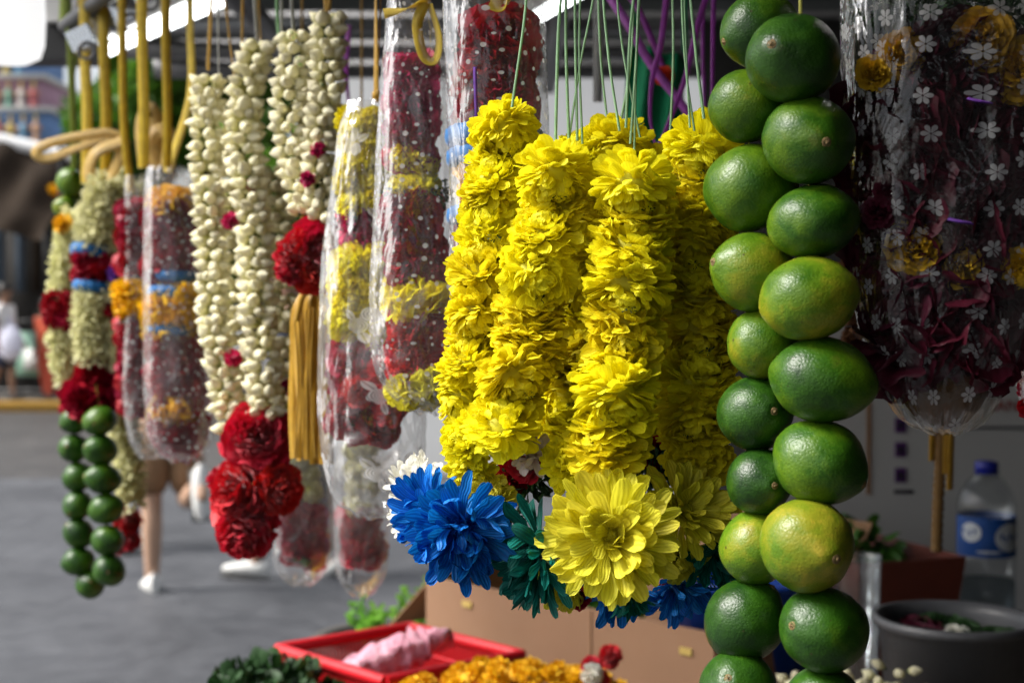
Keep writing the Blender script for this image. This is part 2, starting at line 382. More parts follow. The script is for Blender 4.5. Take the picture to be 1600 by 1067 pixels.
# ------------------------------------------------------------------ petals and flower meshes (all about 1 unit in radius, axis +Z)
def petal(L=1, W=.3, curl=.6, cup=.5, nu=6, nv=5, blunt=.55, notch=0.0, seed=0):
    rs = np.random.RandomState(seed)
    u = np.sin(np.linspace(0, 1, nu)*PI/2)**.95; v = np.linspace(-1, 1, nv)
    wd = W*np.where(u < .76, .26 + .74*np.sin(PI/2*np.clip(u/.76, 0, 1))**1.1, np.sqrt(np.clip(1-((u-.76)/.24)**2, 0, 1)))
    wd[-1] = W*.30
    ang = curl*u**1.4 + .12*rs.randn()
    du = np.gradient(u)*L
    x = np.cumsum(np.cos(ang)*du); z = np.cumsum(np.sin(ang)*du); x -= x[0]; z -= z[0]
    X = np.repeat(x[:, None], nv, 1); Zz = np.repeat(z[:, None], nv, 1); Y = wd[:, None]*v[None]
    cz = cup*(v[None]**2)*wd[:, None]*(.5+.5*u[:, None])
    rip = .02*W*np.sin(v[None]*7+rs.rand()*6)*u[:, None]
    X = X - np.sin(ang)[:, None]*cz; X[-1] -= .10*W*(1-v**2)*np.cos(ang[-1]) - .0; Zz = Zz + np.cos(ang)[:, None]*cz + rip
    V = np.stack([X, Y, Zz], -1).reshape(-1, 3)
    uv = np.stack([np.repeat(u, nv), np.tile(v*.5+.5, nu)], -1)
    return V, grid_faces(nu, nv), uv
def dirs(theta, phi):
    D = np.stack([np.sin(theta)*np.cos(phi), np.sin(theta)*np.sin(phi), np.cos(theta)], -1)
    N = np.stack([-np.cos(theta)*np.cos(phi), -np.cos(theta)*np.sin(phi), np.sin(theta)], -1)
    Sd = np.cross(N, D); return D, Sd, N
GOLD = PI*(3-math.sqrt(5))
def warp(mb, seed, a1, f1, a2, f2):
    """Crush the petals a little, each spot its own way."""
    o = Vector((seed*3.7, seed*1.3, seed*2.1))
    mb.v = [np.array([np.array(q) + a1*np.array(mnoise.noise_vector(Vector(q)*f1+o)) + a2*np.array(mnoise.noise_vector(Vector(q)*f2+o)) for q in v]) for v in mb.v]
def pom(seed, mat, N=120, th0=6, th1=118, Lin=.5, Lout=.92, W=.24, core=.26, curl=(1.25, .15), cup=.55, blunt=.55, droop=0.0, jit=.16, nu=6, nv=5, corem='calyx', pw=.75):
    """A many-petalled head: short inward petals in the middle, long spreading ones outside."""
    rs = np.random.RandomState(seed); mb = MB(); ncl = 9
    ellip(mb, (0, 0, -.04), (core*.95, core*.95, core*.85), 8, 10, 1)
    i = np.arange(N); t = (i+.5)/N
    th = np.radians(th0 + (th1-th0)*t**pw) + rs.randn(N)*jit*.6; ph = i*GOLD + rs.randn(N)*jit
    L = (Lin+(Lout-Lin)*t**.6)*rs.uniform(.86, 1.12, N); w_ = rs.uniform(.8, 1.15, N)*(.72+.28*t)
    D, Sd, Nn = dirs(th, ph); offs = D*core*.8
    roll = rs.randn(N)*.35
    S2 = Sd*np.cos(roll)[:, None] + Nn*np.sin(roll)[:, None]; N2 = np.cross(D, S2)
    cls = np.minimum((t*ncl).astype(int), ncl-1)
    for c in range(ncl):
        k = cls == c
        if not k.any(): continue
        tc = (c+.5)/ncl
        for h in range(5):
            kk = k & (i % 5 == h)
            if not kk.any(): continue
            v, f, uv = petal(1, W, curl[0]+(curl[1]-curl[0])*tc + rs.randn()*.34 - droop*tc, cup*rs.uniform(-.2, 1.6), nu, nv, blunt, seed=seed*31+c*5+h)
            # columns: petal x -> D, y -> side, z -> N ; widths are not stretched with length
            mats = np.stack([D[kk]*L[kk, None], S2[kk]*w_[kk, None], N2[kk]*L[kk, None]], -1)
            mb.many(v, f, uv, mats, offs[kk])
    warp(mb, seed, .085, 2.3, .035, 7.0)
    return mb.mesh('bloom', [M[mat], M[corem]])
def rose(seed, mat, N=52, open_=1.0, nu=13, nv=7):
    """Wrapped sheets of petal round a tight heart, rims curled outwards and ruffled."""
    rs = np.random.RandomState(seed); mb = MB()
    ellip(mb, (0, 0, -.42), (.26, .26, .3), 8, 10, 0); ellip(mb, (0, 0, -.85), (.3, .3, .2), 8, 10, 1)
    for k in range(N):
        t = (k+.5)/N; rad = .06 + .80*t**.8*open_; az = k*GOLD + rs.randn()*.3
        arc = rs.uniform(1.3, 2.1)*(1.3-.6*t); h = .92-.30*t; z0 = -.40 - .42*t**1.6 + .07*rs.randn()
        a = np.linspace(-.5, .5, nu)*arc + az; v = np.linspace(0, 1, nv)
        rim = 1 - (.24*np.abs(np.linspace(-1, 1, nu))**2.2)
        flare = (.04+.22*t)*open_*rs.uniform(.4, 1.6)
        rr = rad*(.42+.58*v[:, None]**.7) + flare*np.maximum(0, v[:, None]-.55)**1.6*1.6 + .045*np.sin(a[None]*(5+rs.randint(6))+rs.rand()*6)*v[:, None]**2 + .018*rs.randn(nv, nu)*v[:, None]
        zz = z0 + h*v[:, None]*rim[None] - .5*flare*np.maximum(0, v[:, None]-.72)*1.4 + .05*np.sin(a[None]*(6+rs.randint(5))+rs.rand()*6)*v[:, None]
        V = np.stack([rr*np.cos(a)[None], rr*np.sin(a)[None], zz + 0*a[None]], -1).reshape(-1, 3)
        uv = np.stack([np.repeat(v, nu), np.tile(np.linspace(0, 1, nu), nv)], -1)
        mb.add(V, grid_faces(nv, nu), uv)
    warp(mb, seed, .05, 2.5, .03, 7.0)
    return mb.mesh('rose', [M[mat], M['calyx']])
def ruffle(seed, mat, N=44, W=.52, L=.95):
    """Loose overlapping petals packed round a string, as in a petal rope."""
    rs = np.random.RandomState(seed); mb = MB(); ellip(mb, (0, 0, 0), (.5, .5, .45), 8, 10, 0)
    i = np.arange(N); z = 1-2*(i+.5)/N; th = np.arccos(z); ph = i*GOLD + rs.randn(N)*.3
    D, Sd, Nn = dirs(th, ph)
    A = Sd*np.cos(rs.rand(N)*6.3)[:, None]; al = rs.uniform(-.75, .75, N); ro = rs.rand(N)*6.28
    T = Sd*np.cos(ro)[:, None]+Nn*np.sin(ro)[:, None]
    X = D*np.sin(np.abs(al))[:, None]+T*np.cos(al)[:, None]; X /= np.linalg.norm(X, axis=1)[:, None]
    Yv = np.cross(D, X); Yv /= np.linalg.norm(Yv, axis=1)[:, None]; Zv = np.cross(X, Yv)
    for h in range(5):
        kk = i % 5 == h
        v, f, uv = petal(L*rs.uniform(.85, 1.15), W, rs.uniform(.5, 1.1), rs.uniform(.05, .4), 6, 6, .5, seed=seed+h)
        mb.many(v, f, uv, np.stack([X[kk], Yv[kk], Zv[kk]], -1), D[kk]*.55)
    warp(mb, seed, .10, 2.0, .05, 5.0)
    return mb.mesh('petal_tuft', [M[mat]])
def bud_mesh(seed):
    rs = np.random.RandomState(seed); mb = MB()
    prof = [(.05, -.62), (.20, -.55), (.38, -.34), (.50, -.05), (.49, .20), (.36, .48), (.20, .68), (.08, .84), (.01, .92)]
    n = len(prof); seg = 12; a = np.arange(seg)*2*PI/seg; pr = np.array(prof); pr[:, 0] *= rs.uniform(.9, 1.15); pr[3:, 1] *= rs.uniform(.8, 1.15)
    u = np.linspace(0, 1, n)
    ridge = 1 + .24*np.sign(np.sin(1.5*a[None]+5.0*u[:, None]+rs.rand()*6))*np.abs(np.sin(1.5*a[None]+5.0*u[:, None]))**.5*u[:, None]
    bx = rs.randn()*.10*u[:, None]**2
    V = np.stack([pr[:, 0:1]*ridge*np.cos(a)+bx, pr[:, 0:1]*ridge*np.sin(a), np.repeat(pr[:, 1:2], seg, 1)], -1).reshape(-1, 3)
    uv = np.stack([np.repeat(u, seg), np.tile(np.arange(seg)/seg, n)], -1)
    mb.add(V, grid_faces(n, seg, True), uv)
    lathe(mb, [(.03, -.85), (.10, -.8), (.20, -.56), (.26, -.40)], 6, m=1)
    return mb.mesh('bud', [M['bud'], M['calyx']])
def recolour(me, mat):
    c = me.copy(); c.materials[0] = M[mat]; return c

def basis(zdir, spin=0, scale=(1, 1, 1)):
    z = Vector(zdir).normalized(); q = z.to_track_quat('Z', 'Y').to_matrix()
    return (q @ Matrix.Rotation(spin, 3, 'Z') @ Matrix.Diagonal(Vector(scale))).to_4x4()
def place(name, me, parent, pos, zdir, r, flat=1.0, spin=None, group=None):
    s = rnd.uniform(0, 6.28) if spin is None else spin
    return link(name, me, parent, Matrix.Translation(Vector(pos)) @ basis(zdir, s, (r, r, r*flat)))

POM = [pom(s, 'yellow', N=190, W=.14, Lin=.34, Lout=.66, core=.44, th1=138, curl=(1.3, .3), cup=.4, jit=.30, nu=7, corem='lemon') for s in (1, 2, 3)] + [pom(9, 'yellow', N=190, W=.13, Lin=.36, Lout=.86, curl=(1.5, .5), core=.34, cup=.9, blunt=.5)]
POM += [pom(12, 'yellow', N=130, W=.15, Lin=.42, Lout=.92, core=.30, curl=(1.1, .0), th1=108, jit=.26, nu=7, cup=.4)]
ROSE = [rose(s, 'red', 50) for s in (1, 2, 3)] + [rose(8, 'red', 74, 1.05)]
RUF = [ruffle(s, 'maroon') for s in (1, 2, 3)]
BUD = [bud_mesh(s) for s in range(6)]
LPOM = pom(21, 'orange', N=96, W=.17, nu=4, nv=3)

# ------------------------------------------------------------------ the setting: ground
def asphalt(name, a, b, sc=3.0):
    t = NT(name); co = t.coord('Object'); n = t.noise(co, .35*sc, 5, .6); n2 = t.noise(co, 140, 3, .7); n3 = t.noise(co, 2.2*sc, 4, .65)
    c = t.mix(t.ramp(t.m('ADD', t.m('MULTIPLY', n, .55), t.m('MULTIPLY', n3, .45)), [(.36, 0), (.64, 1)]), a, b)
    c = t.mix(t.m('MULTIPLY', t.ramp(n2, [(.35, 1), (.7, 0)]), .35), c, (.03, .03, .032))
    t.p(col=c, rough=t.m('ADD', .38, t.m('MULTIPLY', n3, .4)), nrm=t.bump(n2, .5, .004), spec=.4); return t.mat
M['road'] = asphalt('road_asphalt', (.034, .036, .042), (.088, .092, .102))
M['farroad'] = asphalt('dark_asphalt', (.030, .028, .027), (.062, .058, .055), 1.5)  # darker, slightly browner asphalt for the far road
M['ground'] = asphalt('ground_dirt', (.10, .095, .085), (.15, .14, .125))
mb = MB(); sheet(mb, (-260, -40, -.02), (260, -40, -.02), (-260, 400, -.02), 2, 2)
tag(mb.build('ground', M['ground']), kind='structure')
mb = MB(); sheet(mb, (-16, -6, 0), (9, -6, 0), (-16, 12.2, 0), 2, 2)
tag(mb.build('pavement', M['road']), kind='structure')
mb = MB(); sheet(mb, (-30, 12.2, -.008), (14, 11.6, -.008), (-30, 20.6, -.008), 2, 2)
tag(mb.build('road', M['farroad']), kind='structure')
M['kerb'] = plain('yellow_kerb_paint', (.36, .20, .03), .8, .35, 3)
mb = MB(); box(mb, (-30, 20.4, -.02), (2, 20.75, .13)); k = tag(mb.build('kerb', M['kerb']), kind='structure')
M['paving'] = plain('sidewalk_concrete', (.10, .09, .08), .85, .3, 2)
mb = MB(); box(mb, (-30, 20.753, -.02), (6, 26, .10)); tag(mb.build('sidewalk', M['paving']), kind='structure')

# ------------------------------------------------------------------ trees beyond the road
M['bark'] = plain('bark', (.09, .065, .045), .9, .4, 12, bump=.8, bdist=.01)
M['tleaf'] = petal_mat('tree_leaf', (.035, .095, .008), (.085, .19, .016), .35, .5, var=.5, ns=9)
LV, LF, LU = petal(1, .34, .5, .3, 4, 3)
def tree(x, y, h, r, label, seed, n=5200):
    rs = np.random.RandomState(seed); t = thing('tree', (x, y, 0), label, 'tree', 'trees beyond the road')
    mb = MB(); top = np.array([x+.1*r, y, h*.62])
    tube(mb, smooth_path([(x, y, 0), (x+.05*r, y, h*.3), top], 10), np.linspace(h*.035, h*.02, 10), 9)
    blobs = []
    for k in range(9):
        a = k*GOLD+rs.rand(); e = rs.uniform(.15, .9); q = np.array([x+math.cos(a)*r*e, y+math.sin(a)*r*e, h*rs.uniform(.5, .9)])
        tube(mb, smooth_path([np.array([x+.05*r, y, h*rs.uniform(.3, .5)]), (top+q)/2+np.array([0, 0, -.1*h*rs.rand()]), q], 8), np.linspace(h*.014, h*.004, 8), 6)
        blobs.append((q, r*rs.uniform(.38, .6)))
    mb.build('trunk', M['bark'], t)
    mb = MB(); per = n//len(blobs)
    for q, br in blobs:
        u = rs.randn(per, 3); u /= np.linalg.norm(u, axis=1)[:, None]; d = rs.uniform(.35, 1, per)**.5
        pos = q + u*(d*br)[:, None]*np.array([1, 1, .75])
        X = u + .9*rs.randn(per, 3); X[:, 2] -= .4; X /= np.linalg.norm(X, axis=1)[:, None]
        Y = np.cross(X, rs.randn(per, 3)); Y /= np.linalg.norm(Y, axis=1)[:, None]; Zv = np.cross(X, Y)
        s = rs.uniform(.14, .30, per)[:, None, None]
        mb.many(LV, LF, LU, np.stack([X, Y, Zv], -1)*s, pos)
    c = mb.build('crown', M['tleaf'], t); c['kind'] = 'stuff'
    return t
def at(px, d, z=0):                    # ground place under a photo column at distance d
    return ((px-800)*K*d, d)
for (px, d, h, r, lb, s) in ((238, 27, 7.9, 1.25, 'bushy green tree beyond the road behind the hanging gold ribbons', 3),
                             (310, 28, 8.4, 1.6, 'taller green tree standing behind the white jasmine garland tops', 4),
                             (186, 33, 8.6, 1.1, 'smaller green tree close to the temple tower', 5),
                             (395, 26, 4.6, 1.5, 'low green tree hidden mostly behind the jasmine strands', 6)):
    x, y = at(px, d); tree(x, y, h, r, lb, s)

# ------------------------------------------------------------------ temple tower far off
M['tw_blue'] = plain('pale_blue_plaster', (.16, .28, .52), .8, .3, .6)
M['bluegrey'] = plain('blue_grey_cloth', (.06, .085, .12), .9, .4, 2)
M['tw_pink'] = plain('pale_pink_plaster', (.44, .26, .34), .8, .3, .6)
M['tw_white'] = plain('white_plaster', (.70, .70, .68), .8, .15, .6)
FIGC = [plain('figure_paint', c, .7, .2, 3) for c in ((.55, .34, .22), (.16, .34, .5), (.55, .42, .12), (.45, .12, .12), (.65, .6, .55), (.2, .4, .3))]
tx, ty = at(10, 70)
tw = thing('temple_tower', (tx, ty, 0), 'pale blue temple gate tower crowded with painted figures', 'temple')
mb = MB(); box(mb, (tx-7, ty, 0), (tx+3.0, ty+6, 9.6)); mb.build('base', M['tw_white'], tw)
def statue(seed):
    mb = MB(); rs = np.random.RandomState(seed)
    lathe(mb, [(.0, 0), (.26, .0), (.22, .25), (.15, .5), (.2, .62), (.23, .85), (.12, .98), (.06, 1.03)], 8, m=0)
    ellip(mb, (0, 0, 1.14), (.1, .1, .13), 6, 8, 1); lathe(mb, [(.12, 1.2), (.09, 1.33), (.02, 1.46)], 7, m=2)
    for s in (-1, 1): tube(mb, [(s*.2, 0, .86), (s*.34, -.08, .66), (s*.22, -.22, .62 + .25*(rs.rand() > .5))], [.07, .055, .04], 6, m=1)
    return mb.mesh('statue', [FIGC[seed % 6], FIGC[0], FIGC[2]])
ST = [statue(i) for i in range(6)]
zz = 9.6; hw = 4.2
for k in range(6):
    hh = 1.55 - .1*k; mb = MB(); cx = tx - 2
    box(mb, (cx-hw, ty+.3*k, zz), (cx+hw, ty+5.6-.3*k, zz+hh)); b = mb.build('storey', [M['tw_blue'], M['tw_pink']][k % 2], tw)
    mb = MB(); box(mb, (cx-hw-.25, ty+.3*k-.28, zz+hh), (cx+hw+.25, ty+5.9-.3*k, zz+hh+.2)); mb.build('cornice', M['tw_white'], tw)
    n = int(hw*2/.62)
    for j in range(n):
        x = cx-hw+.35+j*.62
        o = link('statue', ST[(j*5+k*2) % 6], tw, Matrix.Translation((x, ty+.3*k-.16, zz)) @ Matrix.Diagonal((.9, .9, hh/1.6, 1)))
    zz += hh+.2; hw -= .42
mb = MB()
lathe(mb, [(0, 0), (1.3, 0), (1.5, .5), (1.1, 1.0), (.35, 1.3), (.2, 1.6), (0, 2.1)], 16, (tx-2, ty+3, zz)); mb.build('finial', M['tw_pink'], tw)

# ------------------------------------------------------------------ stall across the road: brown tarpaulin awning, dark stand, fence, people
M['tarp'] = plain('brown_tarpaulin', (.024, .017, .012), .9, .45, 1.4, bump=.4, bdist=.02, spec=.08)
M['tarpw'] = plain('white_tarpaulin_edge', (.78, .78, .78), .7, .1, 2)
M['darkmetal'] = plain('dark_painted_metal', (.012, .012, .013), .5, .4, 4)
M['darkwood'] = plain('dark_board', (.016, .014, .012), .8, .4, 3)  # near black: the awning's shade is put into the board colour
A = P(-40, 196, 22.5); B = P(112, 246, 20.8)
aw = thing('awning', (A.x, 22.5, 0), 'wrinkled brown tarpaulin awning with a bright white top edge', 'awning')
mb = MB()
def fold(u, v): return Vector((0, .12*math.sin(u*19+v*3), .10*mnoise.noise(Vector((u*6, v*4, 1)))))
A0 = P(-120, 190, 22.6); B0 = P(116, 250, 22.6); C0 = A0 + Vector((.0, -1.6, -1.35))
sheet(mb, A0, B0, C0, 30, 14, fold)
sheet(mb, A0+Vector((0, .02, 0)), B0+Vector((0, .02, 0)), A0+Vector((0, 2.4, -.5)), 12, 6)
mb.build('tarpaulin', M['tarp'], aw)
mb = MB(); ribbon(mb, [A0+Vector((0, -.1, .07)), (A0+B0)/2+Vector((0, -.1, .02)), B0+Vector((0, -.1, .05))], .20, 14, thick=.03, tw0=0, ref=(0, 1, 0)); mb.build('white_edge', M['tarpw'], aw)
for px in (-90, 95):
    q = P(px, 300, 21.2); mb = MB(); tube(mb, [(q.x, q.y, .1), (q.x, q.y, 4.0)], .035, 8); mb.build('post', M['darkmetal'], aw)
# dark stand below with rows of goods
q0 = P(-60, 300, 22.2); q1 = P(100, 300, 22.2)
st2 = thing('flower_stand', ((q0.x+q1.x)/2, 22.4, .1), 'dark flower stand beneath the brown awning', 'stall')
mb = MB(); box(mb, (q0.x, 22.9, .1), (q1.x, 23.0, 4.1)); mb.build('back_panel', M['darkwood'], st2)
mb = MB(); box(mb, (q0.x, 22.0, 1.0), (q1.x, 22.85, 1.08)); mb.build('shelf', M['darkwood'], st2)
for k, (px, wd, mt) in enumerate(((-20, 20, 'bluegrey'), (15, 12, 'bluegrey'), (60, 16, 'darkmetal'), (42, 10, 'tarp'))):
    a = P(px, 335, 22.1); mb = MB(); obox(mb, (a.x, 22.6, 2.35), (Z(wd/2, 22), 0, 0), (0, .05, 0), (0, 0, .62)); mb.build('hanging_cloth', M[mt], st2)
for k in range(12):
    a = P(30+k*6.5, 303+3*math.sin(k*2.1), 22.0)
    place('marigold_bloom', LPOM, st2, a, (.1, -1, .3), .14)
for k in range(10):
    a = P(-30+k*13, 330+6*math.sin(k*1.7), 22.05)
    place('leaf_tuft', RUF[k % 3], st2, a, (.1, -1, .3), .16).data = recolour(RUF[k % 3], 'darkleaf') if k < 3 else bpy.data.objects['leaf_tuft'].data
# crowd barrier
fx0, fx1 = at(-60, 21.6)[0], at(215, 21.6)[0]
fe = thing('fence', ((fx0+fx1)/2, 21.6, .1), 'dark metal crowd fence of upright bars along the yellow kerb', 'fence')
for z in (.2, 1.25): mb = MB(); box(mb, (fx0, 21.58, z), (fx1, 21.62, z+.05)); mb.build('rail', M['darkmetal'], fe)
mb = MB(); box(mb, (-.012, -.012, .25), (.012, .012, 1.25)); bar = mb.mesh('bar', M['darkmetal'], False)
n = int((fx1-fx0)/.13)
for k in range(n): link('bar', bar, fe, Matrix.Translation((fx0+.06+k*.13, 21.6, 0)))
M['mesh_dark'] = plain('dark_shade_cloth', (.014, .014, .013), .9, .6, 3)  # cloth colour lowered to near black to stand for awning shade
mb = MB(); sheet(mb, (fx0-2, 23.6, .1), (fx1+.4, 23.6, .1), (fx0-2, 23.6, 2.6), 20, 10, lambda u, v: Vector((0, .05*math.sin(u*50), 0)))
tag(mb.build('shade_cloth', M['mesh_dark']), 'long dark shade cloth hung behind the fence', 'shade cloth')
M['signg'] = plain('pale_green_board', (.35, .62, .48), .6, .15, 4); M['signw'] = plain('white_board', (.75, .76, .75), .6, .08, 4)
sg = P(52, 555, 21.3); s_ = thing('notice_board', (sg.x, 21.3, .1), 'small pale green and white board standing by the fence', 'sign')
mb = MB(); obox(mb, (sg.x, 21.3, sg.z+.02), (.26, 0, 0), (0, .02, 0), (0, 0, .33)); mb.build('panel', M['signg'], s_)
mb = MB(); obox(mb, (sg.x+.05, 21.277, sg.z-.06), (.19, 0, 0), (0, .002, 0), (0, 0, .16)); mb.build('white_patch', M['signw'], s_)
for k in (-.2, .2): mb = MB(); box(mb, (sg.x+k-.015, 21.305, .1), (sg.x+k+.015, 21.335, sg.z)); mb.build('leg', M['darkmetal'], s_)

# ------------------------------------------------------------------ people
def skin(name, J, E, mat, parent, root, sub=2):
    """One continuous surface grown round a skeleton of joints (place, radius)."""
    bm = bmesh.new(); ly = bm.verts.layers.skin.verify(); vs = {}; o0 = wloc(parent)
    for k, (co, r) in J.items():
        v = bm.verts.new(Vector(co)-o0); v[ly].radius = (r, r) if not isinstance(r, tuple) else r; vs[k] = v
    vs[root][ly].use_root = True
    for a, b in E: bm.edges.new((vs[a], vs[b]))
    me = bpy.data.meshes.new(name); bm.to_mesh(me); bm.free(); me.materials.append(mat)
    o = link(name, me, parent); o.modifiers.new('skin', 'SKIN').use_smooth_shade = True
    s = o.modifiers.new('sub', 'SUBSURF'); s.levels = sub; s.render_levels = sub; return o
def cloth_m(n, c): return plain(n, c, .85, .2, 12, bump=.3, bdist=.004)
M['skinA'] = plain('light_skin', (.42, .26, .175), .55, .1, 8); M['skinB'] = plain('brown_skin', (.22, .12, .075), .55, .12, 8)
M['hair'] = plain('black_hair', (.012, .010, .009), .5, .3, 60)
M['rubber'] = plain('shoe_sole', (.04, .04, .04), .8, .3, 30); M['shoe'] = plain('white_shoe', (.58, .58, .56), .6, .12, 40)
def person(loc, h, label, skinm, top, bottom, shoe, legs, face=(0, 1), short=False, sleeve=.5, arms=None, group=None):
    """legs: per side (hip-knee, knee-ankle) bend angles from straight down, forward positive, in radians."""
    t = thing('person', loc, label, 'person', group); s = h/1.70; o = Vector(loc)
    f = Vector((face[0], face[1], 0)).normalized(); r = Vector((f.y, -f.x, 0)); u = Vector((0, 0, 1))
    def q(a, b, c): return o + r*(a*s) + f*(b*s) + u*(c*s)
    lift = 0.0; J = {}; E = []
    J['pelvis'] = (q(0, 0, .92), .115*s); J['waist'] = (q(0, .01, 1.05), .105*s); J['chest'] = (q(0, .0, 1.25), .13*s); J['collar'] = (q(0, -.01, 1.40), .085*s)
    J['neck'] = (q(0, .0, 1.46), .052*s); J['jaw'] = (q(0, .02, 1.53), .070*s); J['head'] = (q(0, .01, 1.61), .088*s); J['crown'] = (q(0, .0, 1.675), .06*s)
    E += [('pelvis', 'waist'), ('waist', 'chest'), ('chest', 'collar'), ('collar', 'neck'), ('neck', 'jaw'), ('jaw', 'head'), ('head', 'crown')]
    feet = []; hands = []
    for k, sd_ in enumerate((-1, 1)):
        a, b = legs[k]; hip = q(.085*sd_, 0, .87)
        knee = hip + (f*math.sin(a) - u*math.cos(a))*(.42*s); ank = knee + (f*math.sin(b) - u*math.cos(b))*(.40*s)
        calf = knee + (f*math.sin(b) - u*math.cos(b))*(.13*s) - f*(.015*s)
        J[f'hip{k}'] = (hip, .088*s); J[f'knee{k}'] = (knee, .056*s); J[f'calf{k}'] = (calf, .056*s); J[f'ank{k}'] = (ank, .036*s)
        dirn = (f*math.cos(b) + u*math.sin(b)*1.0).normalized()
        J[f'toe{k}'] = (ank + dirn*(.12*s) - u*.03*s*math.cos(b), .03*s)
        E += [('pelvis', f'hip{k}'), (f'hip{k}', f'knee{k}'), (f'knee{k}', f'calf{k}'), (f'calf{k}', f'ank{k}'), (f'ank{k}', f'toe{k}')]
        feet.append((ank, dirn, b))
        aa, ab = (arms or ((.15, .5), (-.2, .3)))[k]
        sh = q(.17*sd_, -.01, 1.375); el = sh + (f*math.sin(aa) - u*math.cos(aa))*(.29*s) + r*(.04*sd_*s); wr = el + (f*math.sin(ab) - u*math.cos(ab))*(.25*s)
        J[f'sh{k}'] = (sh, .06*s); J[f'el{k}'] = (el, .042*s); J[f'wr{k}'] = (wr, .027*s); E += [('collar', f'sh{k}'), (f'sh{k}', f'el{k}'), (f'el{k}', f'wr{k}')]
        hd = wr + (wr-el).normalized()*(.07*s); J[f'palm{k}'] = (hd, (.036*s, .018*s)); E.append((f'wr{k}', f'palm{k}')); hands.append((wr, hd, el, sd_))
    body = skin('body', J, E, skinm, t, 'pelvis')
    for wr, hd, el, sd_ in hands:                                  # fingers: four of unequal length, slightly curled, and a thumb from the side
        mb = MB(); dn = (hd-wr).normalized()
        for i, L in enumerate((.062, .072, .068, .052)):
            b0 = hd + f*((i-1.5)*.017*s); tube(mb, smooth_path([b0-dn*.02*s, b0+dn*(L*.6*s), b0+dn*(L*s)-r*(sd_*.02*s)], 6), np.linspace(.009, .006, 6)*s, 6)
        b0 = wr + dn*.03*s + f*.025*s; tube(mb, smooth_path([b0, b0+f*.025*s+dn*.03*s, b0+f*.028*s+dn*.055*s], 6), np.linspace(.011, .007, 6)*s, 6)
        mb.build('fingers', skinm, t)
    T = {k: (J[k][0], J[k][1]+.018*s) for k in ('pelvis', 'waist', 'chest', 'collar', 'sh0', 'sh1')}
    T['pelvis'] = (q(0, 0, .90), .14*s); TE = [('pelvis', 'waist'), ('waist', 'chest'), ('chest', 'collar'), ('collar', 'sh0'), ('collar', 'sh1')]
    for k in (0, 1):
        T[f'sl{k}'] = (J[f'sh{k}'][0].lerp(J[f'el{k}'][0], sleeve*1.3), .064*s); TE.append((f'sh{k}', f'sl{k}'))
    skin('shirt', T, TE, top, t, 'chest')
    B_ = {'waist': (q(0, .0, .99), .125*s), 'pelvis': (q(0, 0, .90), .135*s)}; BE = [('waist', 'pelvis')]
    for k in (0, 1):
        B_[f'hip{k}'] = (J[f'hip{k}'][0], .108*s); BE.append(('pelvis', f'hip{k}'))
        if short:
            B_[f'hem{k}'] = (J[f'hip{k}'][0].lerp(J[f'knee{k}'][0], .97), .100*s); BE.append((f'hip{k}', f'hem{k}'))
        else:
            B_[f'kn{k}'] = (J[f'knee{k}'][0], .075*s); B_[f'hem{k}'] = (J[f'knee{k}'][0].lerp(J[f'ank{k}'][0], .93), .058*s)
            BE += [(f'hip{k}', f'kn{k}'), (f'kn{k}', f'hem{k}')]
    skin('shorts' if short else 'trousers', B_, BE, bottom, t, 'pelvis')
    for ank, dn, b in feet:
        side = r; up_ = side.cross(dn).normalized(); up_ = up_ if up_.z > -.2 else -up_
        mb = MB(); n = 9; L = np.linspace(-.075, .185, n)*s
        V = []
        for i, l in enumerate(L):
            tt = i/(n-1); w_ = (.034+.012*math.sin(tt*PI))*s*(1 if 0 < i < n-1 else .55); hh = (.085*(1-tt)**.8+.035)*s
            for a in np.linspace(0, 2*PI, 12, endpoint=False):
                V.append(ank + dn*l + side*(math.cos(a)*w_) + up_*((math.sin(a)*.5+.5)*hh - .065*s))
        V = [list(x) for x in V]
        mb.add(V, grid_faces(n, 12, True))
        for e, sg_ in ((0, 1), (n-1, -1)):
            k0 = len(V); c = np.mean(V[e*12:(e+1)*12], axis=0); mb.add(np.vstack([V[e*12:(e+1)*12], c]), [[i, (i+1) % 12, 12] for i in range(12)])
        sh_ = mb.build('shoe', shoe, t)
        mb = MB(); obox(mb, ank + dn*(.055*s) - up_*(.072*s), dn*(.13*s), side*(.042*s), up_*(.010*s)); so_ = mb.build('sole', M['rubber'], t)
    mb = MB(); hd = J['head'][0]
    ellip(mb, hd + u*.03*s - f*.02*s, (.098*s, .102*s, .095*s), 9, 14, jit=.06); mb.build('hair', M['hair'], t)
    mb = MB(); fc = hd + f*.085*s
    ellip(mb, fc + u*-.005*s + f*.012*s, (.013*s, .016*s, .022*s), 6, 8); mb.build('nose', skinm, t)
    for sd_ in (-1, 1):
        mb = MB(); ellip(mb, fc + r*(.032*sd_*s) + u*.022*s - f*.006*s, (.012*s,)*3, 6, 8); mb.build('eye', M['hair'], t)
        mb = MB(); ellip(mb, hd + r*(.09*sd_*s) - f*.0*s - u*.01*s, (.012*s, .02*s, .03*s), 6, 8); mb.build('ear', skinm, t)
    mb = MB(); ellip(mb, fc - u*.045*s - f*.008*s, (.026*s, .006*s, .006*s), 6, 8); mb.build('mouth', plain('lips', (.3, .12, .09), .5), t)
    return t
x, y = at(262, 7.35)
person((x, y, .0), 1.72, 'person in brown shorts and white trainers striding away on the grey road', M['skinA'], cloth_m('grey_shirt', (.42, .42, .44)), cloth_m('brown_cotton', (.19, .105, .05)),
       M['shoe'], ((.02, -.03), (-.10, -1.95)), (-.40, .92), True)
x, y = at(458, 7.7)
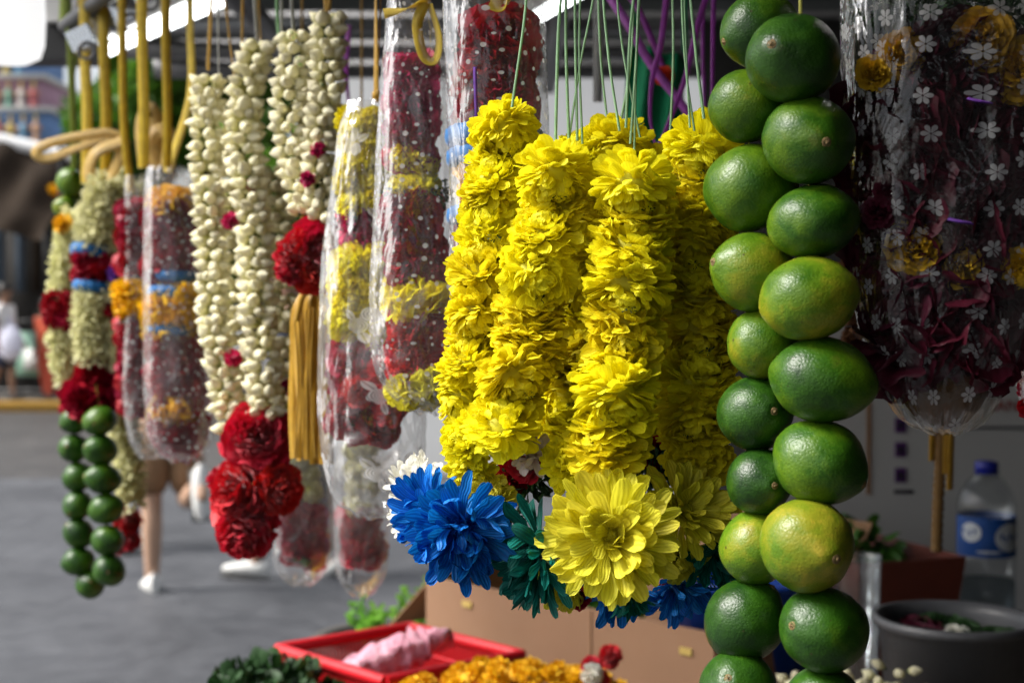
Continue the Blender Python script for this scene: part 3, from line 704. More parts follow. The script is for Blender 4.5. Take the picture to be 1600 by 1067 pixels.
person((x, y, .0), 1.70, 'person in dark trousers and white shoes behind the bagged garlands', M['skinB'], cloth_m('navy_shirt', (.04, .05, .09)), cloth_m('dark_trouser_cloth', (.025, .025, .03)),
       M['shoe'], ((.30, .14), (-.26, -.40)), (-1, .15))
x, y = at(208, 8.6)
person((x, y, .0), 1.66, 'person in pale blue trousers half hidden behind the small lime string', M['skinB'], cloth_m('white_top', (.6, .6, .6)), cloth_m('pale_blue_cloth', (.35, .40, .52)),
       M['shoe'], ((.12, .05), (-.1, -.25)), (.5, 1))
x, y = at(8, 21.0)
w1 = person((x, y, .10), 1.72, 'person in white shirt and dark shorts walking beside the fence', M['skinB'], cloth_m('white_shirt', (.74, .74, .74)), cloth_m('navy_shorts', (.03, .04, .08)),
       M['rubber'], ((.15, .05), (-.15, -.3)), (1, -.1), True)
x, y = at(72, 21.1)
person((x, y, .10), 1.5, 'person in bright orange red clothes beside the pale green board', M['skinB'], cloth_m('orange_red_shirt', (.62, .11, .05)), cloth_m('red_cloth', (.5, .09, .05)),
       M['rubber'], ((.1, -.02), (-.1, -.2)), (-.3, -1))
bgp = wloc(w1); mb = MB()
ellip(mb, bgp + Vector((.14, -.17, .86)), (.19, .09, .27), 10, 14, jit=.25); lathe(mb, [(.03, 0), (.045, .10), (.06, .14)], 8, bgp+Vector((.14, -.17, 1.1)))
M['bagw'] = plain('pale_shopping_bag', (.62, .62, .74), .6, .25, 9)
tag(mb.build('shopping_bag', M['bagw']), 'pale lilac shopping bag held by the white shirted person', 'bag')

# ------------------------------------------------------------------ the stall: canopy, rail, back wall
M['canvas'] = plain('grey_green_canvas', (.075, .085, .075), .8, .3, 3, bump=.4, bdist=.004)
M['steel'] = plain('dull_steel', (.34, .35, .37), .35, .25, 25, .9)
M['dsteel'] = plain('dark_steel', (.10, .10, .105), .45, .3, 20, .6)
M['wpaint'] = plain('white_enamel', (.78, .78, .77), .4, .08, 10)
M['board'] = plain('grey_white_board', (.50, .50, .49), .6, .10, 3, bump=.1)
M['blackboard'] = plain('dark_stall_wall', (.022, .021, .020), .8, .5, 4)
def RW(d): return Vector((.146 - .578*(d-.72), d, 1.87))
stall = thing('market_stall', (.2, 2.0, 0), 'flower stall with a low grey canopy on steel beams over hanging garlands', 'stall')
mb = MB()
edge = [(-.30, -2.2), (-.42, .40), (-.42, .75), (-1.0, 2.05), (-1.02, 4.05), (2.6, 4.05), (2.6, -2.2)]  # edge shaped to shade the right; unseen part added over the camera
bmv = []
for z in (2.17, 2.19): bmv += [(x, y, z + .015*math.sin(x*3)) for x, y in edge]
n = len(edge)
mb.add(bmv[:n], [list(range(n))[::-1]]); mb.add(bmv[n:], [list(range(n))])
mb.add(bmv, [[i, (i+1) % n, n+(i+1) % n, n+i] for i in range(n)])
mb.build('canopy', M['canvas'], stall, smooth=False)
for y in (3.35, 3.7, 4.0):
    mb = MB(); box(mb, (-1.0, y-.02, 2.10), (2.55, y+.02, 2.145)); mb.build('beam', M['dsteel'], stall)
for x in (-.55, .1, .75, 1.4):
    mb = MB(); box(mb, (x-.018, 2.2, 2.055), (x+.018, 4.0, 2.097)); mb.build('purlin', M['dsteel'], stall)
q = RW(.30); q2 = RW(2.12); mb = MB(); tube(mb, [q, q2], .011, 12); mb.build('hanging_rail', M['dsteel'], stall)
mb = MB(); tube(mb, [q+Vector((.03, .02, .12)), q2+Vector((.03, .02, .12))], .016, 12); mb.build('upper_rail', M['steel'], stall)
for d in (.4, 1.25, 2.06):
    q = RW(d); mb = MB(); tube(mb, [q, q+Vector((.03, .02, .12)), q+Vector((.03, .02, .30))], .008, 8); mb.build('rail_hanger', M['dsteel'], stall)
for (x, y) in ((1.3, 3.98), (2.5, 3.98), (2.5, -2.1), (-.2, -2.1)):
    mb = MB(); tube(mb, [(x, y, 0), (x, y, 2.16)], .022, 12); mb.build('post', M['steel'], stall)
mb = MB(); box(mb, (.40, 2.98, 0), (2.5, 3.0, 2.05)); mb.build('back_wall', M['blackboard'], stall)
mb = MB(); box(mb, (1.50, -2.0, 0), (1.53, 2.97, 2.05)); mb.build('side_light_block', M['blackboard'], stall)  # unseen wall added to block light from the right
mb = MB(); box(mb, (.0, -2.03, 0), (1.53, -2.003, 2.05)); mb.build('rear_light_block', M['blackboard'], stall)  # unseen wall added behind the camera to cut frontal light
# clips on the rail
M['clipm'] = plain('bright_clip_steel', (.62, .64, .66), .25, .15, 30, .9)
for i, (px, py) in enumerate(((160, 36), (196, 18), (128, 62), (226, -14))):
    d = 2.0 - i*.08 if px < 220 else 1.75
    c = P(px, py, d); cl = thing('rail_clip', c, ('pale steel clip on the rail above the third gold ribbon', 'bright steel clip nearest the white tube lamp on the rail',
        'small steel clip on the rail above the yellow green ribbon', 'steel clip at the top edge above the gold ribbons')[i], 'clip', 'clips on the hanging rail')
    mb = MB(); obox(mb, c, (Z(17, d), 0, Z(8, d)), (0, .010, 0), (-Z(7, d), 0, Z(15, d))); mb.build('clip_body', M['clipm'], cl, False)
    mb = MB(); a = np.linspace(0, 2*PI, 20); tube(mb, [(c.x+Z(12, d)+Z(13, d)*math.cos(t), c.y-.012, c.z-Z(20, d)+Z(13, d)*math.sin(t)) for t in a], .0022, 6, cap=False); mb.build('wire_loop', M['dsteel'], cl)

# lamps: fluorescent tubes under the canopy and the white bulb
def emis(name, col, st):
    t = NT(name); t.p(col=(.8, .8, .8), emc=col, ems=st); return t.mat
M['tube'] = emis('lit_tube', (.95, 1.0, 1.0), 1.6)
M['bulb'] = emis('lit_bulb', (1.0, 1.0, 1.0), .20)
def tube_lamp(a, b, r, label):
    t = thing('tube_lamp', (a+b)/2, label, 'lamp', 'tube lamps under the canopy'); dn = (b-a).normalized()
    mb = MB(); tube(mb, [a, b], r, 16); mb.build('glass_tube', M['tube'], t)
    for e, s in ((a, -1), (b, 1)):
        mb = MB(); tube(mb, [e + dn*s*.001, e+dn*s*.03], r*1.02, 16); mb.build('end_cap', M['clipm'], t)
    mb = MB(); up = Vector((0, 0, 1)); obox(mb, (a+b)/2+up*(r+.022), (b-a)/2, dn.cross(up)*(r*1.1), up*.018); mb.build('batten', M['wpaint'], t, False)
tube_lamp(P(168, 78, 3.3), P(430, -38, 2.75), Z(11, 3), 'long lit white tube lamp behind the gold ribbons under the canopy')
tube_lamp(P(772, 68, 2.9), P(950, -34, 2.5), Z(7, 2.7), 'slim lit white tube lamp behind the dotted bag of dark roses')
c = P(12, 22, 2.3); bl = thing('bulb_lamp', c, 'large glowing white bulb hanging at the stall corner', 'lamp')
r_ = Z(57, 2.3); zb = Z(78, 2.3)
mb = MB(); lathe(mb, [(.001, -zb), (r_*.55, -zb*.98), (r_*.86, -zb*.86), (r_*.97, -zb*.6), (r_, -zb*.1), (r_*.96, zb*.7), (r_*.8, zb*1.1)], 32, c); mb.build('globe', M['bulb'], bl)
mb = MB(); lathe(mb, [(r_*.8, zb*1.1), (r_*.55, zb*1.4), (r_*.5, zb*2.0), (.0, zb*2.02)], 24, c); mb.build('collar', M['wpaint'], bl)
mb = MB(); tube(mb, [c+Vector((0, 0, zb*2)), c+Vector((.02, .05, zb*2+.25))], .004, 6); mb.build('cord', M['dsteel'], bl)
# a pale tray-like fitting near the bulb
c = P(118, 14, 2.6); mb = MB()
obox(mb, c, (Z(56, 2.6), 0, Z(3, 2.6)), (0, .06, .01), (Z(-1, 2.6), 0, Z(20, 2.6)))
tag(mb.build('junction_box', M['wpaint'], smooth=False), 'white plastic junction box by the glowing bulb', 'junction box')
c = P(92, 62, 2.7); mb = MB(); obox(mb, c, (Z(60, 2.7), 0, 0), (0, .05, 0), (0, 0, Z(36, 2.7)))  # block filling the dark area below the white fitting
tag(mb.build('dark_block', M['darkmetal'], smooth=False), 'plain dark block under the white junction box', 'box')

# hanging things behind the garlands, top middle
def rail_up(pts, px, y):
    """Carry a string that leaves the picture at the top on up to the rail."""
    if y >= 0: return pts
    dr = .562/(.578+(px-800)*K); q = RW(dr); return [q, q.lerp(pts[0], .5)] + pts
def loose_ribbon(pxs, d, wpx, mat, label, cat='ribbon', group=None, tw=0.6, name='ribbon', ret=False):
    mb = MB(); ribbon(mb, rail_up([P(x, y, d+.01*i) for i, (x, y) in enumerate(pxs)], *pxs[0]), Z(wpx, d), 50, tw, rnd.uniform(-.3, .3))
    o = tag(mb.build(name, mat), label, cat, group); return o
vb = thing('ribbon_bundle', P(1040, -60, 1.25), 'violet ribbons crossing behind the tops of the yellow garlands', 'ribbons')
for pts, w_, d in (([(1046, -70), (1034, 60), (1020, 120), (1016, 180), (1024, 230)], 11, 1.2), ([(930, -60), (985, 45), (1020, 105), (1070, 170), (1105, 230)], 14, 1.3),
                   ([(1115, -70), (1088, 50), (1070, 125), (1040, 205), (1028, 230)], 12, 1.22), ([(1102, -60), (1098, 60), (1102, 190)], 7, 1.25),
                   ([(1116, -60), (1114, 80), (1112, 220)], 10, 1.18), ([(960, -60), (1000, 20), (1030, 90), (1052, 150)], 11, 1.33)):
    mb = MB(); ribbon(mb, rail_up([P(x, y, d) for x, y in pts], *pts[0]), Z(w_, d), 60, rnd.uniform(.5, 1.6), rnd.uniform(-.4, .4)); mb.build('ribbon', M['violet'], vb)
loose_ribbon([(936, -60), (935, 60), (934, 160)], 1.5, 16, M['whiter'], 'plain white ribbon hanging behind the pale green strings')
loose_ribbon([(545, 40), (541, 110), (546, 170)], 1.6, 8, M['violet'], 'short violet ribbon beside the gold cord of the clear bag', tw=1.5)
rf = P(1037, 117, 1.32); place_o = place('artificial_flower', recolour(ROSE[0], 'red'), None, rf, (-.2, -1, .3), Z(17, 1.32), .7)
M['silkred'] = petal_mat('red_silk', (.5, .02, .01), (.75, .06, .02), .2); place_o.data.materials[0] = M['silkred']
tag(place_o, 'small bright red artificial flower among violet ribbons', 'flower')
M['greencloth'] = plain('bright_green_cloth', (.010, .30, .13), .8, .25, 9)
mb = MB(); sheet(mb, P(985, 70, 1.75), P(1075, 78, 1.75), P(968, 300, 1.75), 24, 14, lambda u, v: Vector((0, .015*math.sin(u*14+v*2), -.01*u)))
ctop = [P(990, 72, 1.752), P(1070, 78, 1.752)]
for q in ctop: tube(mb, [q - Vector((0, 0, .004)), Vector((q.x, q.y, 2.165))], .0015, 6)
sc = mb.build('green_cloth', M['greencloth']); sc.modifiers.new('thick', 'SOLIDIFY').thickness = .002
tag(sc, 'bright green cloth hanging behind the yellow garlands', 'cloth')

# pale wall of the next block seen as a bright slit under the canopy edge
M['shutter'] = plain('white_roller_shutter', (.66, .66, .65), .6, .06, 3)
nb_ = thing('market_building', (.5, 12.5, 0), 'plain white building lit by the sky beyond the stall', 'building')
mb = MB(); box(mb, (-1.7, 12.5, 0), (7, 18, 4.3)); mb.build('wall', M['shutter'], nb_, False)
mb = MB(); box(mb, (-1.85, 12.3, 4.3), (7.1, 18, 4.45)); mb.build('parapet', M['board'], nb_, False)
for x in (-.1, 2.4):
    mb = MB(); box(mb, (x, 12.47, .9), (x+1.2, 12.498, 2.2)); f_ = mb.build('window', M['dsteel'], nb_, False)
    mb = MB(); box(mb, (x+.05, 12.455, .95), (x+1.15, 12.468, 2.15)); mb.build('pane', M['blackboard'], f_, False)

# ------------------------------------------------------------------ table and the goods on it
O = Vector((-.306, 1.866, 0)); U_ = Vector((.69, -.724, 0)).normalized(); V_ = Vector((.724, .69, 0)).normalized()
def T(u, v, z): return O + U_*u + V_*v + Vector((0, 0, z))
TZ = .90
M['tablew'] = plain('worn_table_board', (.16, .13, .10), .7, .4, 5)
tb = thing('table', T(.7, .45, 0), 'low worn stall table under the boxes and baskets', 'table')
mb = MB(); obox(mb, T(.72, .50, TZ-.015), U_*.94, V_*.68, Vector((0, 0, .014))); mb.build('tabletop', M['tablew'], tb, False)
for a in (-.15, 1.6):
    for b in (-.12, 1.12): mb = MB(); obox(mb, T(a, b, (TZ-.03)/2), U_*.025, V_*.025, Vector((0, 0, (TZ-.03)/2-.001))); mb.build('leg', M['dsteel'], tb, False)

# cardboard box
M['card'] = plain('corrugated_cardboard', (.27, .15, .085), .85, .15, 6, bump=.15)
M['cardin'] = plain('cardboard_inside', (.30, .17, .09), .9, .12, 6)
M['tape'] = plain('yellow_tape', (.50, .36, .10), .5, .1, 30)
a = P(668, 897, 2.24); b = P(1118, 992, 1.84); zt = (a.z+b.z)/2; a.z = b.z = zt; L = (b-a); dn = L.normalized(); dp = Vector((-dn.y, dn.x, 0)); Wd = .30
cbx = thing('cardboard_box', (a+b)/2 + dp*Wd/2 + Vector((0, 0, TZ-zt)), 'open brown cardboard box with small yellow tape tabs behind the marigolds', 'box')
h = zt-TZ-.002
def wall_(c, ax, ay, nm, mt): mb = MB(); obox(mb, c, ax, ay, Vector((0, 0, h/2))); return mb.build(nm, mt, cbx, False)
cz = Vector((0, 0, -h/2))
wall_((a+b)/2+cz, L/2, dp*.003, 'panel', M['card']); wall_((a+b)/2+dp*Wd+cz, L/2, dp*.003, 'panel', M['card'])
wall_(a+dp*Wd/2+cz, dn*.003, dp*(Wd/2-.0035), 'panel', M['card']); wall_(b+dp*Wd/2+cz, dn*.003, dp*(Wd/2-.0035), 'panel', M['card'])
mb = MB(); obox(mb, (a+b)/2+dp*Wd/2+Vector((0, 0, -h+.004)), L/2*.98, dp*(Wd/2*.97), Vector((0, 0, .002))); mb.build('bottom', M['cardin'], cbx, False)
mb = MB(); obox(mb, a-dn*.05+dp*Wd/2+Vector((0, 0, -.05)), dn*.05+Vector((0, 0, .045)), dp*(Wd/2*.96), (dn.cross(dp)*.0015)); mb.build('flap', M['cardin'], cbx, False)
mb = MB(); obox(mb, (a+b)/2+dp*(Wd+.05)+Vector((0, 0, .05)), L/2*.97, dp*.045+Vector((0, 0, .05)), dn.cross(dp)*.0015); mb.build('flap', M['cardin'], cbx, False)
for f_, dz in ((.17, .030), (.92, .030)):
    c = a + L*f_ - dp*.0045 + Vector((0, 0, -dz)); mb = MB(); obox(mb, c, dn*.010, dp*.0012, Vector((0, 0, .0045))); mb.build('tape_tab', M['tape'], cbx, False)
mb = MB(); obox(mb, a+L*.62-dp*.0042+Vector((0, 0, -h*.5)), dn*.0012, dp*.0008, Vector((0, 0, h*.49))); mb.build('crease', M['cardin'], cbx, False)
# green leaves inside box
mb = MB(); rs = np.random.RandomState(4)
def leaf_heap(name, cpos, rx, ry, rz, n, size, mat, seed=1):
    rs = np.random.RandomState(seed); mb = MB(); u = rs.randn(n, 3); u /= np.linalg.norm(u, axis=1)[:, None]; u[:, 2] = np.abs(u[:, 2])
    pos = np.array(cpos) + u*rs.uniform(.3, 1, n)[:, None]**.5*np.array([rx, ry, rz]); X = u + rs.randn(n, 3)*.9; X /= np.linalg.norm(X, axis=1)[:, None]
    Y = np.cross(X, rs.randn(n, 3)); Y /= np.linalg.norm(Y, axis=1)[:, None]; Zv = np.cross(X, Y); s = size*rs.uniform(.6, 1.3, n)[:, None, None]
    mb.many(LV, LF, LU, np.stack([X, Y, Zv], -1)*s, pos)
    ellip(mb, np.array(cpos)+np.array([0, 0, rz*.3]), (rx*.75, ry*.75, rz*.5), 8, 12, jit=.1)
    return mb.build(name, mat)
c = a + L*.33 + dp*.12
tag(leaf_heap('betel_leaves', (c.x, c.y, TZ+.01), .10, .07, zt-TZ+.012, 140, .05, M['leaf'], 2), 'heap of green leaves showing over the cardboard box rim', 'leaves', kind='stuff')
M['bluep'] = plain('blue_plastic', (.008, .05, .30), .35, .2, 10)
c = a + L*.86 + dp*.17; mb = MB(); zb = TZ+.008
lathe(mb, [(.001, zb), (.085, zb), (.105, zt+.035), (.112, zt+.037), (.112, zt+.045), (.100, zt+.045), (.082, zb+.006), (.001, zb+.006)], 32, (c.x, c.y, 0))
tag(mb.build('blue_tub', M['bluep']), 'blue plastic tub standing in the cardboard box', 'tub')

# red basket with vertical slats
M['redp'] = plain('red_plastic', (.55, .012, .02), .35, .12, 12)
bz = TZ+.001; B0 = P(641, 979, 2.0); rimz = B0.z
bA = Vector((P(434, 1018, 1.87).x, P(434, 1018, 1.87).y, rimz)); bC = B0 + (Vector((P(812, 1030, 1.84).x, P(812, 1030, 1.84).y, rimz))-B0)*1.02; bD = bA + (bC-B0)
B0.z = rimz; crn = [bA, B0, bC, bD]; ctr = sum(crn, Vector())/4
bk = thing('plastic_basket', Vector((ctr.x, ctr.y, bz)), 'red plastic basket with slatted sides holding a pink bag', 'basket')
def inset(p, k, z): return Vector((ctr.x+(p.x-ctr.x)*k, ctr.y+(p.y-ctr.y)*k, z))
for i in range(4):
    p, q = crn[i], crn[(i+1) % 4]; mb = MB(); tube(mb, [p, q], .008, 10); mb.build('rim', M['redp'], bk)
    mb = MB(); n = 40
    for j in range(n):
        f_ = (j+.5)/n; tp = p.lerp(q, f_); bt = inset(tp, .86, bz+.004); tube(mb, [tp, bt], .0019, 4)
    for z in (.35, .7): tube(mb, [inset(p, .86+.14*z, bz+(rimz-bz)*z), inset(q, .86+.14*z, bz+(rimz-bz)*z)], .003, 6)
    s_ = mb.build('slat_wall', M['redp'], bk); s_['kind'] = 'stuff'
mb = MB(); vv = [inset(p, .86, bz+.001) for p in crn]+[inset(p, .86, bz+.005) for p in crn]
mb.add([list(x) for x in vv], [[3, 2, 1, 0], [4, 5, 6, 7]]); mb.build('bottom', M['redp'], bk, False)
M['pink'] = NT('pink_film').p(col=(.80, .36, .46), rough=.3).mat
t = NT('pink_plastic'); nn = t.noise(t.coord(), 40, 4, .6, 1.5); t.p(col=t.mix(nn, (.62, .14, .26), (.85, .55, .62)), rough=.25, nrm=t.bump(nn, .8, .01)); M['pink'] = t.mat
mb = MB(); pth = smooth_path([P(520, 1056, 1.80), P(600, 1030, 1.82), P(660, 1008, 1.84), P(704, 992, 1.86)], 26)
tube(mb, pth, [.006+.017*math.sin(PI*(.12+.8*i/25))*(1+.7*mnoise.noise(Vector((i*.9, 2, 3)))) for i in range(26)], 18)
mb.v[0] = np.array([np.array(q) + .007*np.array(mnoise.noise_vector(Vector(q)*55)) + .004*np.array(mnoise.noise_vector(Vector(q)*140)) for q in mb.v[0]])
tag(mb.build('pink_bag', M['pink']), 'crumpled pink plastic bag lying across the red basket', 'bag')

# marigolds and red roses in a heap, with a tray under them
mc = P(800, 1030, 1.60); mh = mc.z-TZ
M['wicker'] = plain('brown_wicker', (.20, .12, .06), .8, .4, 40, bump=.6)
mb = MB(); lathe(mb, [(.001, TZ+.001), (.13, TZ+.001), (.165, TZ+mh*.5), (.16, TZ+mh*.5), (.125, TZ+.01), (.001, TZ+.01)], 28, (mc.x, mc.y, 0))
tag(mb.build('wicker_tray', M['wicker']), 'round brown wicker tray under the loose marigolds', 'tray')
mb = MB(); ellip(mb, (mc.x, mc.y, TZ+.012), (.175, .13, mh*.62), 10, 18); 
tag(mb.build('marigold_heap', M['orange']), 'packed loose marigold petals under the whole blooms', 'flowers', kind='stuff')
k = 0; rs = np.random.RandomState(11)
for ring in range(7):
    n = [1, 6, 11, 15, 18, 20, 20][ring]; rr = [.0, .028, .055, .082, .108, .13, .148][ring]
    for j in range(n):
        aa = j*2*PI/n + ring; x = mc.x + rr*math.cos(aa)*1.38 + rs.randn()*.005; y = mc.y + rr*math.sin(aa) + rs.randn()*.005
        if y > mc.y+.11: continue
        z = TZ + mh*(1-(rr/.19)**2*.75) - .012
        o = place('marigold_bloom', LPOM, None, (x, y, z), (rs.randn()*.5, -.4+rs.randn()*.3, 1), .0175*rs.uniform(.85, 1.15), .8)
        tag(o, 'loose orange yellow marigold lying in the heap beneath the yellow garlands', 'marigold', 'loose marigolds in the heap')
for i, (px, py, r_, lb) in enumerate(((922, 1038, 17, 'loose red rose against the marigold heap edge'), (952, 1024, 22, 'larger dark red rose topping the marigold heap'), (936, 1060, 18, 'low red rose between marigolds and cardboard box'))):
    tag(place('red_rose', ROSE[i], None, P(px, py, 1.60), (-.3, -.8, .5), Z(r_, 1.6)), lb, 'rose')
tag(place('white_bloom', recolour(RUF[0], 'whitep'), None, P(925, 1054, 1.57), (0, -1, .4), Z(14, 1.57)), 'small white bloom among the red roses on the heap', 'flower')
o = leaf_heap('dark_leaf_heap', (P(418, 1050, 1.75).x, P(418, 1050, 1.75).y, TZ+.002), .105, .09, P(418, 1032, 1.75).z-TZ, 1500, .024, M['darkleaf'], 7)
tag(o, 'dark green heap of small leaves on the table corner beside the red basket', 'leaves', kind='stuff')

# weeds by the road edge behind the basket
def weed(px, py_, d, hpx, n, label, seed):
    base = P(px, py_, d); rs = np.random.RandomState(seed); z0 = base.z
    t = thing('weed_plant', base, label, 'plant', 'green sprigs behind the basket')
    for k in range(n):
        mb = MB(); tip = base + Vector((rs.randn()*.03, rs.randn()*.03, Z(hpx, d)*rs.uniform(.6, 1))); pth = smooth_path([base+Vector((rs.randn()*.015, 0, 0)), base.lerp(tip, .5)+Vector((rs.randn()*.01, 0, 0)), tip], 12)
        tube(mb, pth, np.linspace(.003, .001, 12), 5); mb.build('stem', M['leaf'], t)
        mb = MB()
        for i in range(2, 12):
            for s in (-1, 1):
                X = Vector((s*rs.uniform(.5, 1), rs.randn()*.5, rs.uniform(.2, .9))).normalized(); Y = X.cross(Vector((rs.randn()*.4, 1, 0))).normalized(); Zv = X.cross(Y)
                mb.many(LV, LF, LU, [np.array([X, Y, Zv]).T*Z(rs.uniform(14, 26), d)*np.array([1, .5, 1])], [pth[i]])
        mb.build('foliage', M['leafb'], t)['kind'] = 'stuff'
M['leafb'] = petal_mat('bright_leaf', (.12, .30, .03), (.22, .48, .06), .45, .5, var=.2, ns=200)
M['pot'] = plain('dark_pot', (.05, .045, .04), .7, .3, 12)
pc = P(610, 1012, 2.5)
mb = MB(); lathe(mb, [(.001, 0), (.10, 0), (.13, pc.z-.01), (.14, pc.z-.01), (.14, pc.z+.02), (.115, pc.z+.02), (.11, pc.z-.02), (.001, pc.z-.02)], 20, (pc.x, pc.y, 0))
tag(mb.build('plant_tub', M['pot']), 'tall dark tub holding the green sprigs behind the red basket', 'tub')
weed(626, 1008, 2.5, 130, 4, 'tall bright green sprig rising behind the red basket', 3)
weed(578, 1006, 2.46, 78, 4, 'shorter bright green sprig nearest the hanging bags', 5)
weed(655, 1002, 2.48, 70, 4, 'low green sprig against the cardboard box end', 8)

M['dried'] = petal_mat('dried_petal', (.07, .035, .015), (.15, .07, .03), .1, .7, var=.5)
# ------------------------------------------------------------------ far right of the table: wall board, bottle, tray, pot, cup, jasmine
bd = thing('wall_board', (1.0, 2.62, TZ), 'dim white board wall with purple stickers and red lettering', 'board')
mb = MB(); box(mb, (.46, 2.60, TZ-.3), (1.49, 2.62, 1.52)); mb.build('panel', M['board'], bd, False)
M['sticker'] = plain('purple_sticker', (.10, .02, .16), .5, .2, 30); M['stickerd'] = plain('dark_print', (.02, .015, .03), .5, .2, 30); M['redink'] = plain('red_brown_ink', (.28, .035, .03), .6, .2, 30)
bdd = 2.60
def onboard(px, py):
    p = P(px, py, 1); dr = p-CAM; return CAM + dr*((bdd-CAM.y)/dr.y)
for py in (664, 702, 742):
    c = onboard(1407, py); c.y = bdd-.0012; mb = MB(); obox(mb, c, (.0105, 0, 0), (0, .001, 0), (0, 0, .0135)); s_ = mb.build('sticker', M['sticker'], bd, False)
    for dx, dz, wx, wz in ((0, .006, .006, .0012), (0, -.001, .0072, .0045), (.001, -.009, .005, .0012)):
        mb = MB(); obox(mb, c+Vector((dx, -.0016, dz)), (wx, 0, 0), (0, .0004, 0), (0, 0, wz)); mb.build('print', M['stickerd'], s_, False)
c = onboard(1412, 768); c.y = bdd-.0012; mb = MB(); obox(mb, c, (.018, 0, 0), (0, .001, 0), (0, 0, .0035)); mb.build('label_strip', M['stickerd'], bd, False)
c = onboard(1357, 700); c.y = bdd-.0012; mb = MB(); obox(mb, c, (.004, 0, 0), (0, .001, 0), (0, 0, .085)); mb.build('brown_strip', M['cardin'], bd, False)
cu = bpy.data.curves.new('lettering', 'FONT'); cu.body = 'IAN'; cu.size = .030; cu.extrude = .0006; cu.align_x = 'CENTER'
cu.materials.append(M['redink']); tx_ = bpy.data.objects.new('lettering', cu); COL.objects.link(tx_); tx_.parent = bd
c = onboard(1570, 642); tx_.location = Vector((c.x, bdd-.002, c.z)) - wloc(bd); tx_.rotation_euler = (PI/2, 0, 0)
mb = MB(); c = onboard(1560, 668); c.y = bdd-.0012; obox(mb, c, (.05, 0, 0), (0, .001, 0), (0, 0, .0022)); mb.build('printed_line', M['stickerd'], bd, False)

def clear_plastic(name, col=(.9, .92, .93), haze=.03):
    t = NT(name); tp = t.n('BsdfTransparent'); t.set(tp.inputs[0], col); gl = t.n('BsdfGlossy'); gl.inputs['Roughness'].default_value = .08
    df = t.n('BsdfDiffuse'); t.set(df.inputs[0], (.7, .72, .74)); fr = t.n('Fresnel'); fr.inputs['IOR'].default_value = 1.5
    nb = t.bump(t.noise(t.coord(), 60, 2), .25, .003); t.set(gl.inputs['Normal'], nb); t.set(fr.inputs['Normal'], nb)
    a = t.n('MixShader'); t.set(a.inputs[0], haze); t.t.links.new(tp.outputs[0], a.inputs[1]); t.t.links.new(df.outputs[0], a.inputs[2])
    b = t.n('MixShader'); t.set(b.inputs[0], t.m('MINIMUM', fr.outputs[0], .14)); t.t.links.new(a.outputs[0], b.inputs[1]); t.t.links.new(gl.outputs[0], b.inputs[2]); return t.surf(b.outputs[0])
M['pet'] = clear_plastic('clear_bottle_plastic')
M['lab'] = plain('blue_label', (.008, .07, .30), .45, .15, 30); M['labw'] = plain('white_label_print', (.62, .66, .70), .45, .05, 30); M['cap'] = plain('blue_cap', (.010, .02, .30), .4, .1, 30)
d = 2.25; bb = P(1540, 962, d); px1 = Z(1, d); bo = thing('water_bottle', bb, 'clear water bottle with blue cap and blue label', 'bottle')
rB = 45*px1; H = lambda p: (962-p)*px1
mb = MB(); lathe(mb, [(.001, 0), (rB*.85, 0), (rB, 4*px1), (rB, H(905)), (rB*.94, H(902)), (rB, H(898)), (rB, H(866)), (rB*.97, H(864)), (rB*.97, H(802)), (rB, H(800)), (rB*.99, H(785)), (rB*.86, H(765)), (rB*.6, H(748)), (rB*.36, H(738)), (rB*.33, H(735))], 32, bb)
mb.build('bottle_body', M['pet'], bo)
mb = MB(); lathe(mb, [(rB*.985, H(864)), (rB*.99, H(833)), (rB*.985, H(803))], 32, bb); mb.build('label', M['lab'], bo)
def decal(px, py, rw, rh, mat, nm, rad=1.005, squig=False):
    mb = MB(); a0 = math.asin(max(-.95, min(.95, (px-1540)/45)))
    pts = []; nn_ = 24; th = np.linspace(0, 2*PI, nn_, endpoint=False)
    for rr in (0.001, .5, 1):
        for t_ in th:
            ang = a0 + rw/45*rr*math.cos(t_); pts.append((bb.x+rB*rad*math.sin(ang), bb.y-rB*rad*math.cos(ang), bb.z+H(py)+rh*px1*rr*math.sin(t_)))
    mb.add(pts, grid_faces(3, nn_, True)); mb.build(nm, mat, bo)
decal(1563, 833, 26, 22, M['labw'], 'label_oval'); decal(1506, 826, 17, 15, M['labw'], 'label_oval')
for i in range(5): decal(1549+i*7, 833+(2 if i % 2 else -2), 2.6, 5, M['lab'], 'label_letter', 1.012)
for i in range(3): decal(1499+i*6, 826+(1 if i % 2 else -2), 2.2, 4, M['lab'], 'label_letter', 1.012)
decal(1530, 855, 20, 2, M['labw'], 'label_line')
mb = MB(); lathe(mb, [(.001, H(720)), (rB*.36, H(720)), (rB*.39, H(722)), (rB*.40, H(739)), (rB*.34, H(739))], 24, bb); mb.build('cap', M['cap'], bo)
mb = MB(); lathe(mb, [(rB*.34, H(742)), (rB*.41, H(742)), (rB*.41, H(745)), (rB*.34, H(745))], 24, bb); mb.build('neck_ring', M['pet'], bo)
mb = MB(); lathe(mb, [(.001, 2*px1), (rB*.96, 5*px1), (rB*.96, H(905)), (.001, H(905))], 28, bb)
t = NT('bottle_water'); tp = t.n('BsdfTransparent'); t.set(tp.inputs[0], (.62, .66, .68)); M['bwater'] = t.surf(tp.outputs[0]); mb.build('water', M['bwater'], bo)

M['terr'] = plain('red_brown_tray', (.16, .035, .022), .55, .25, 14)
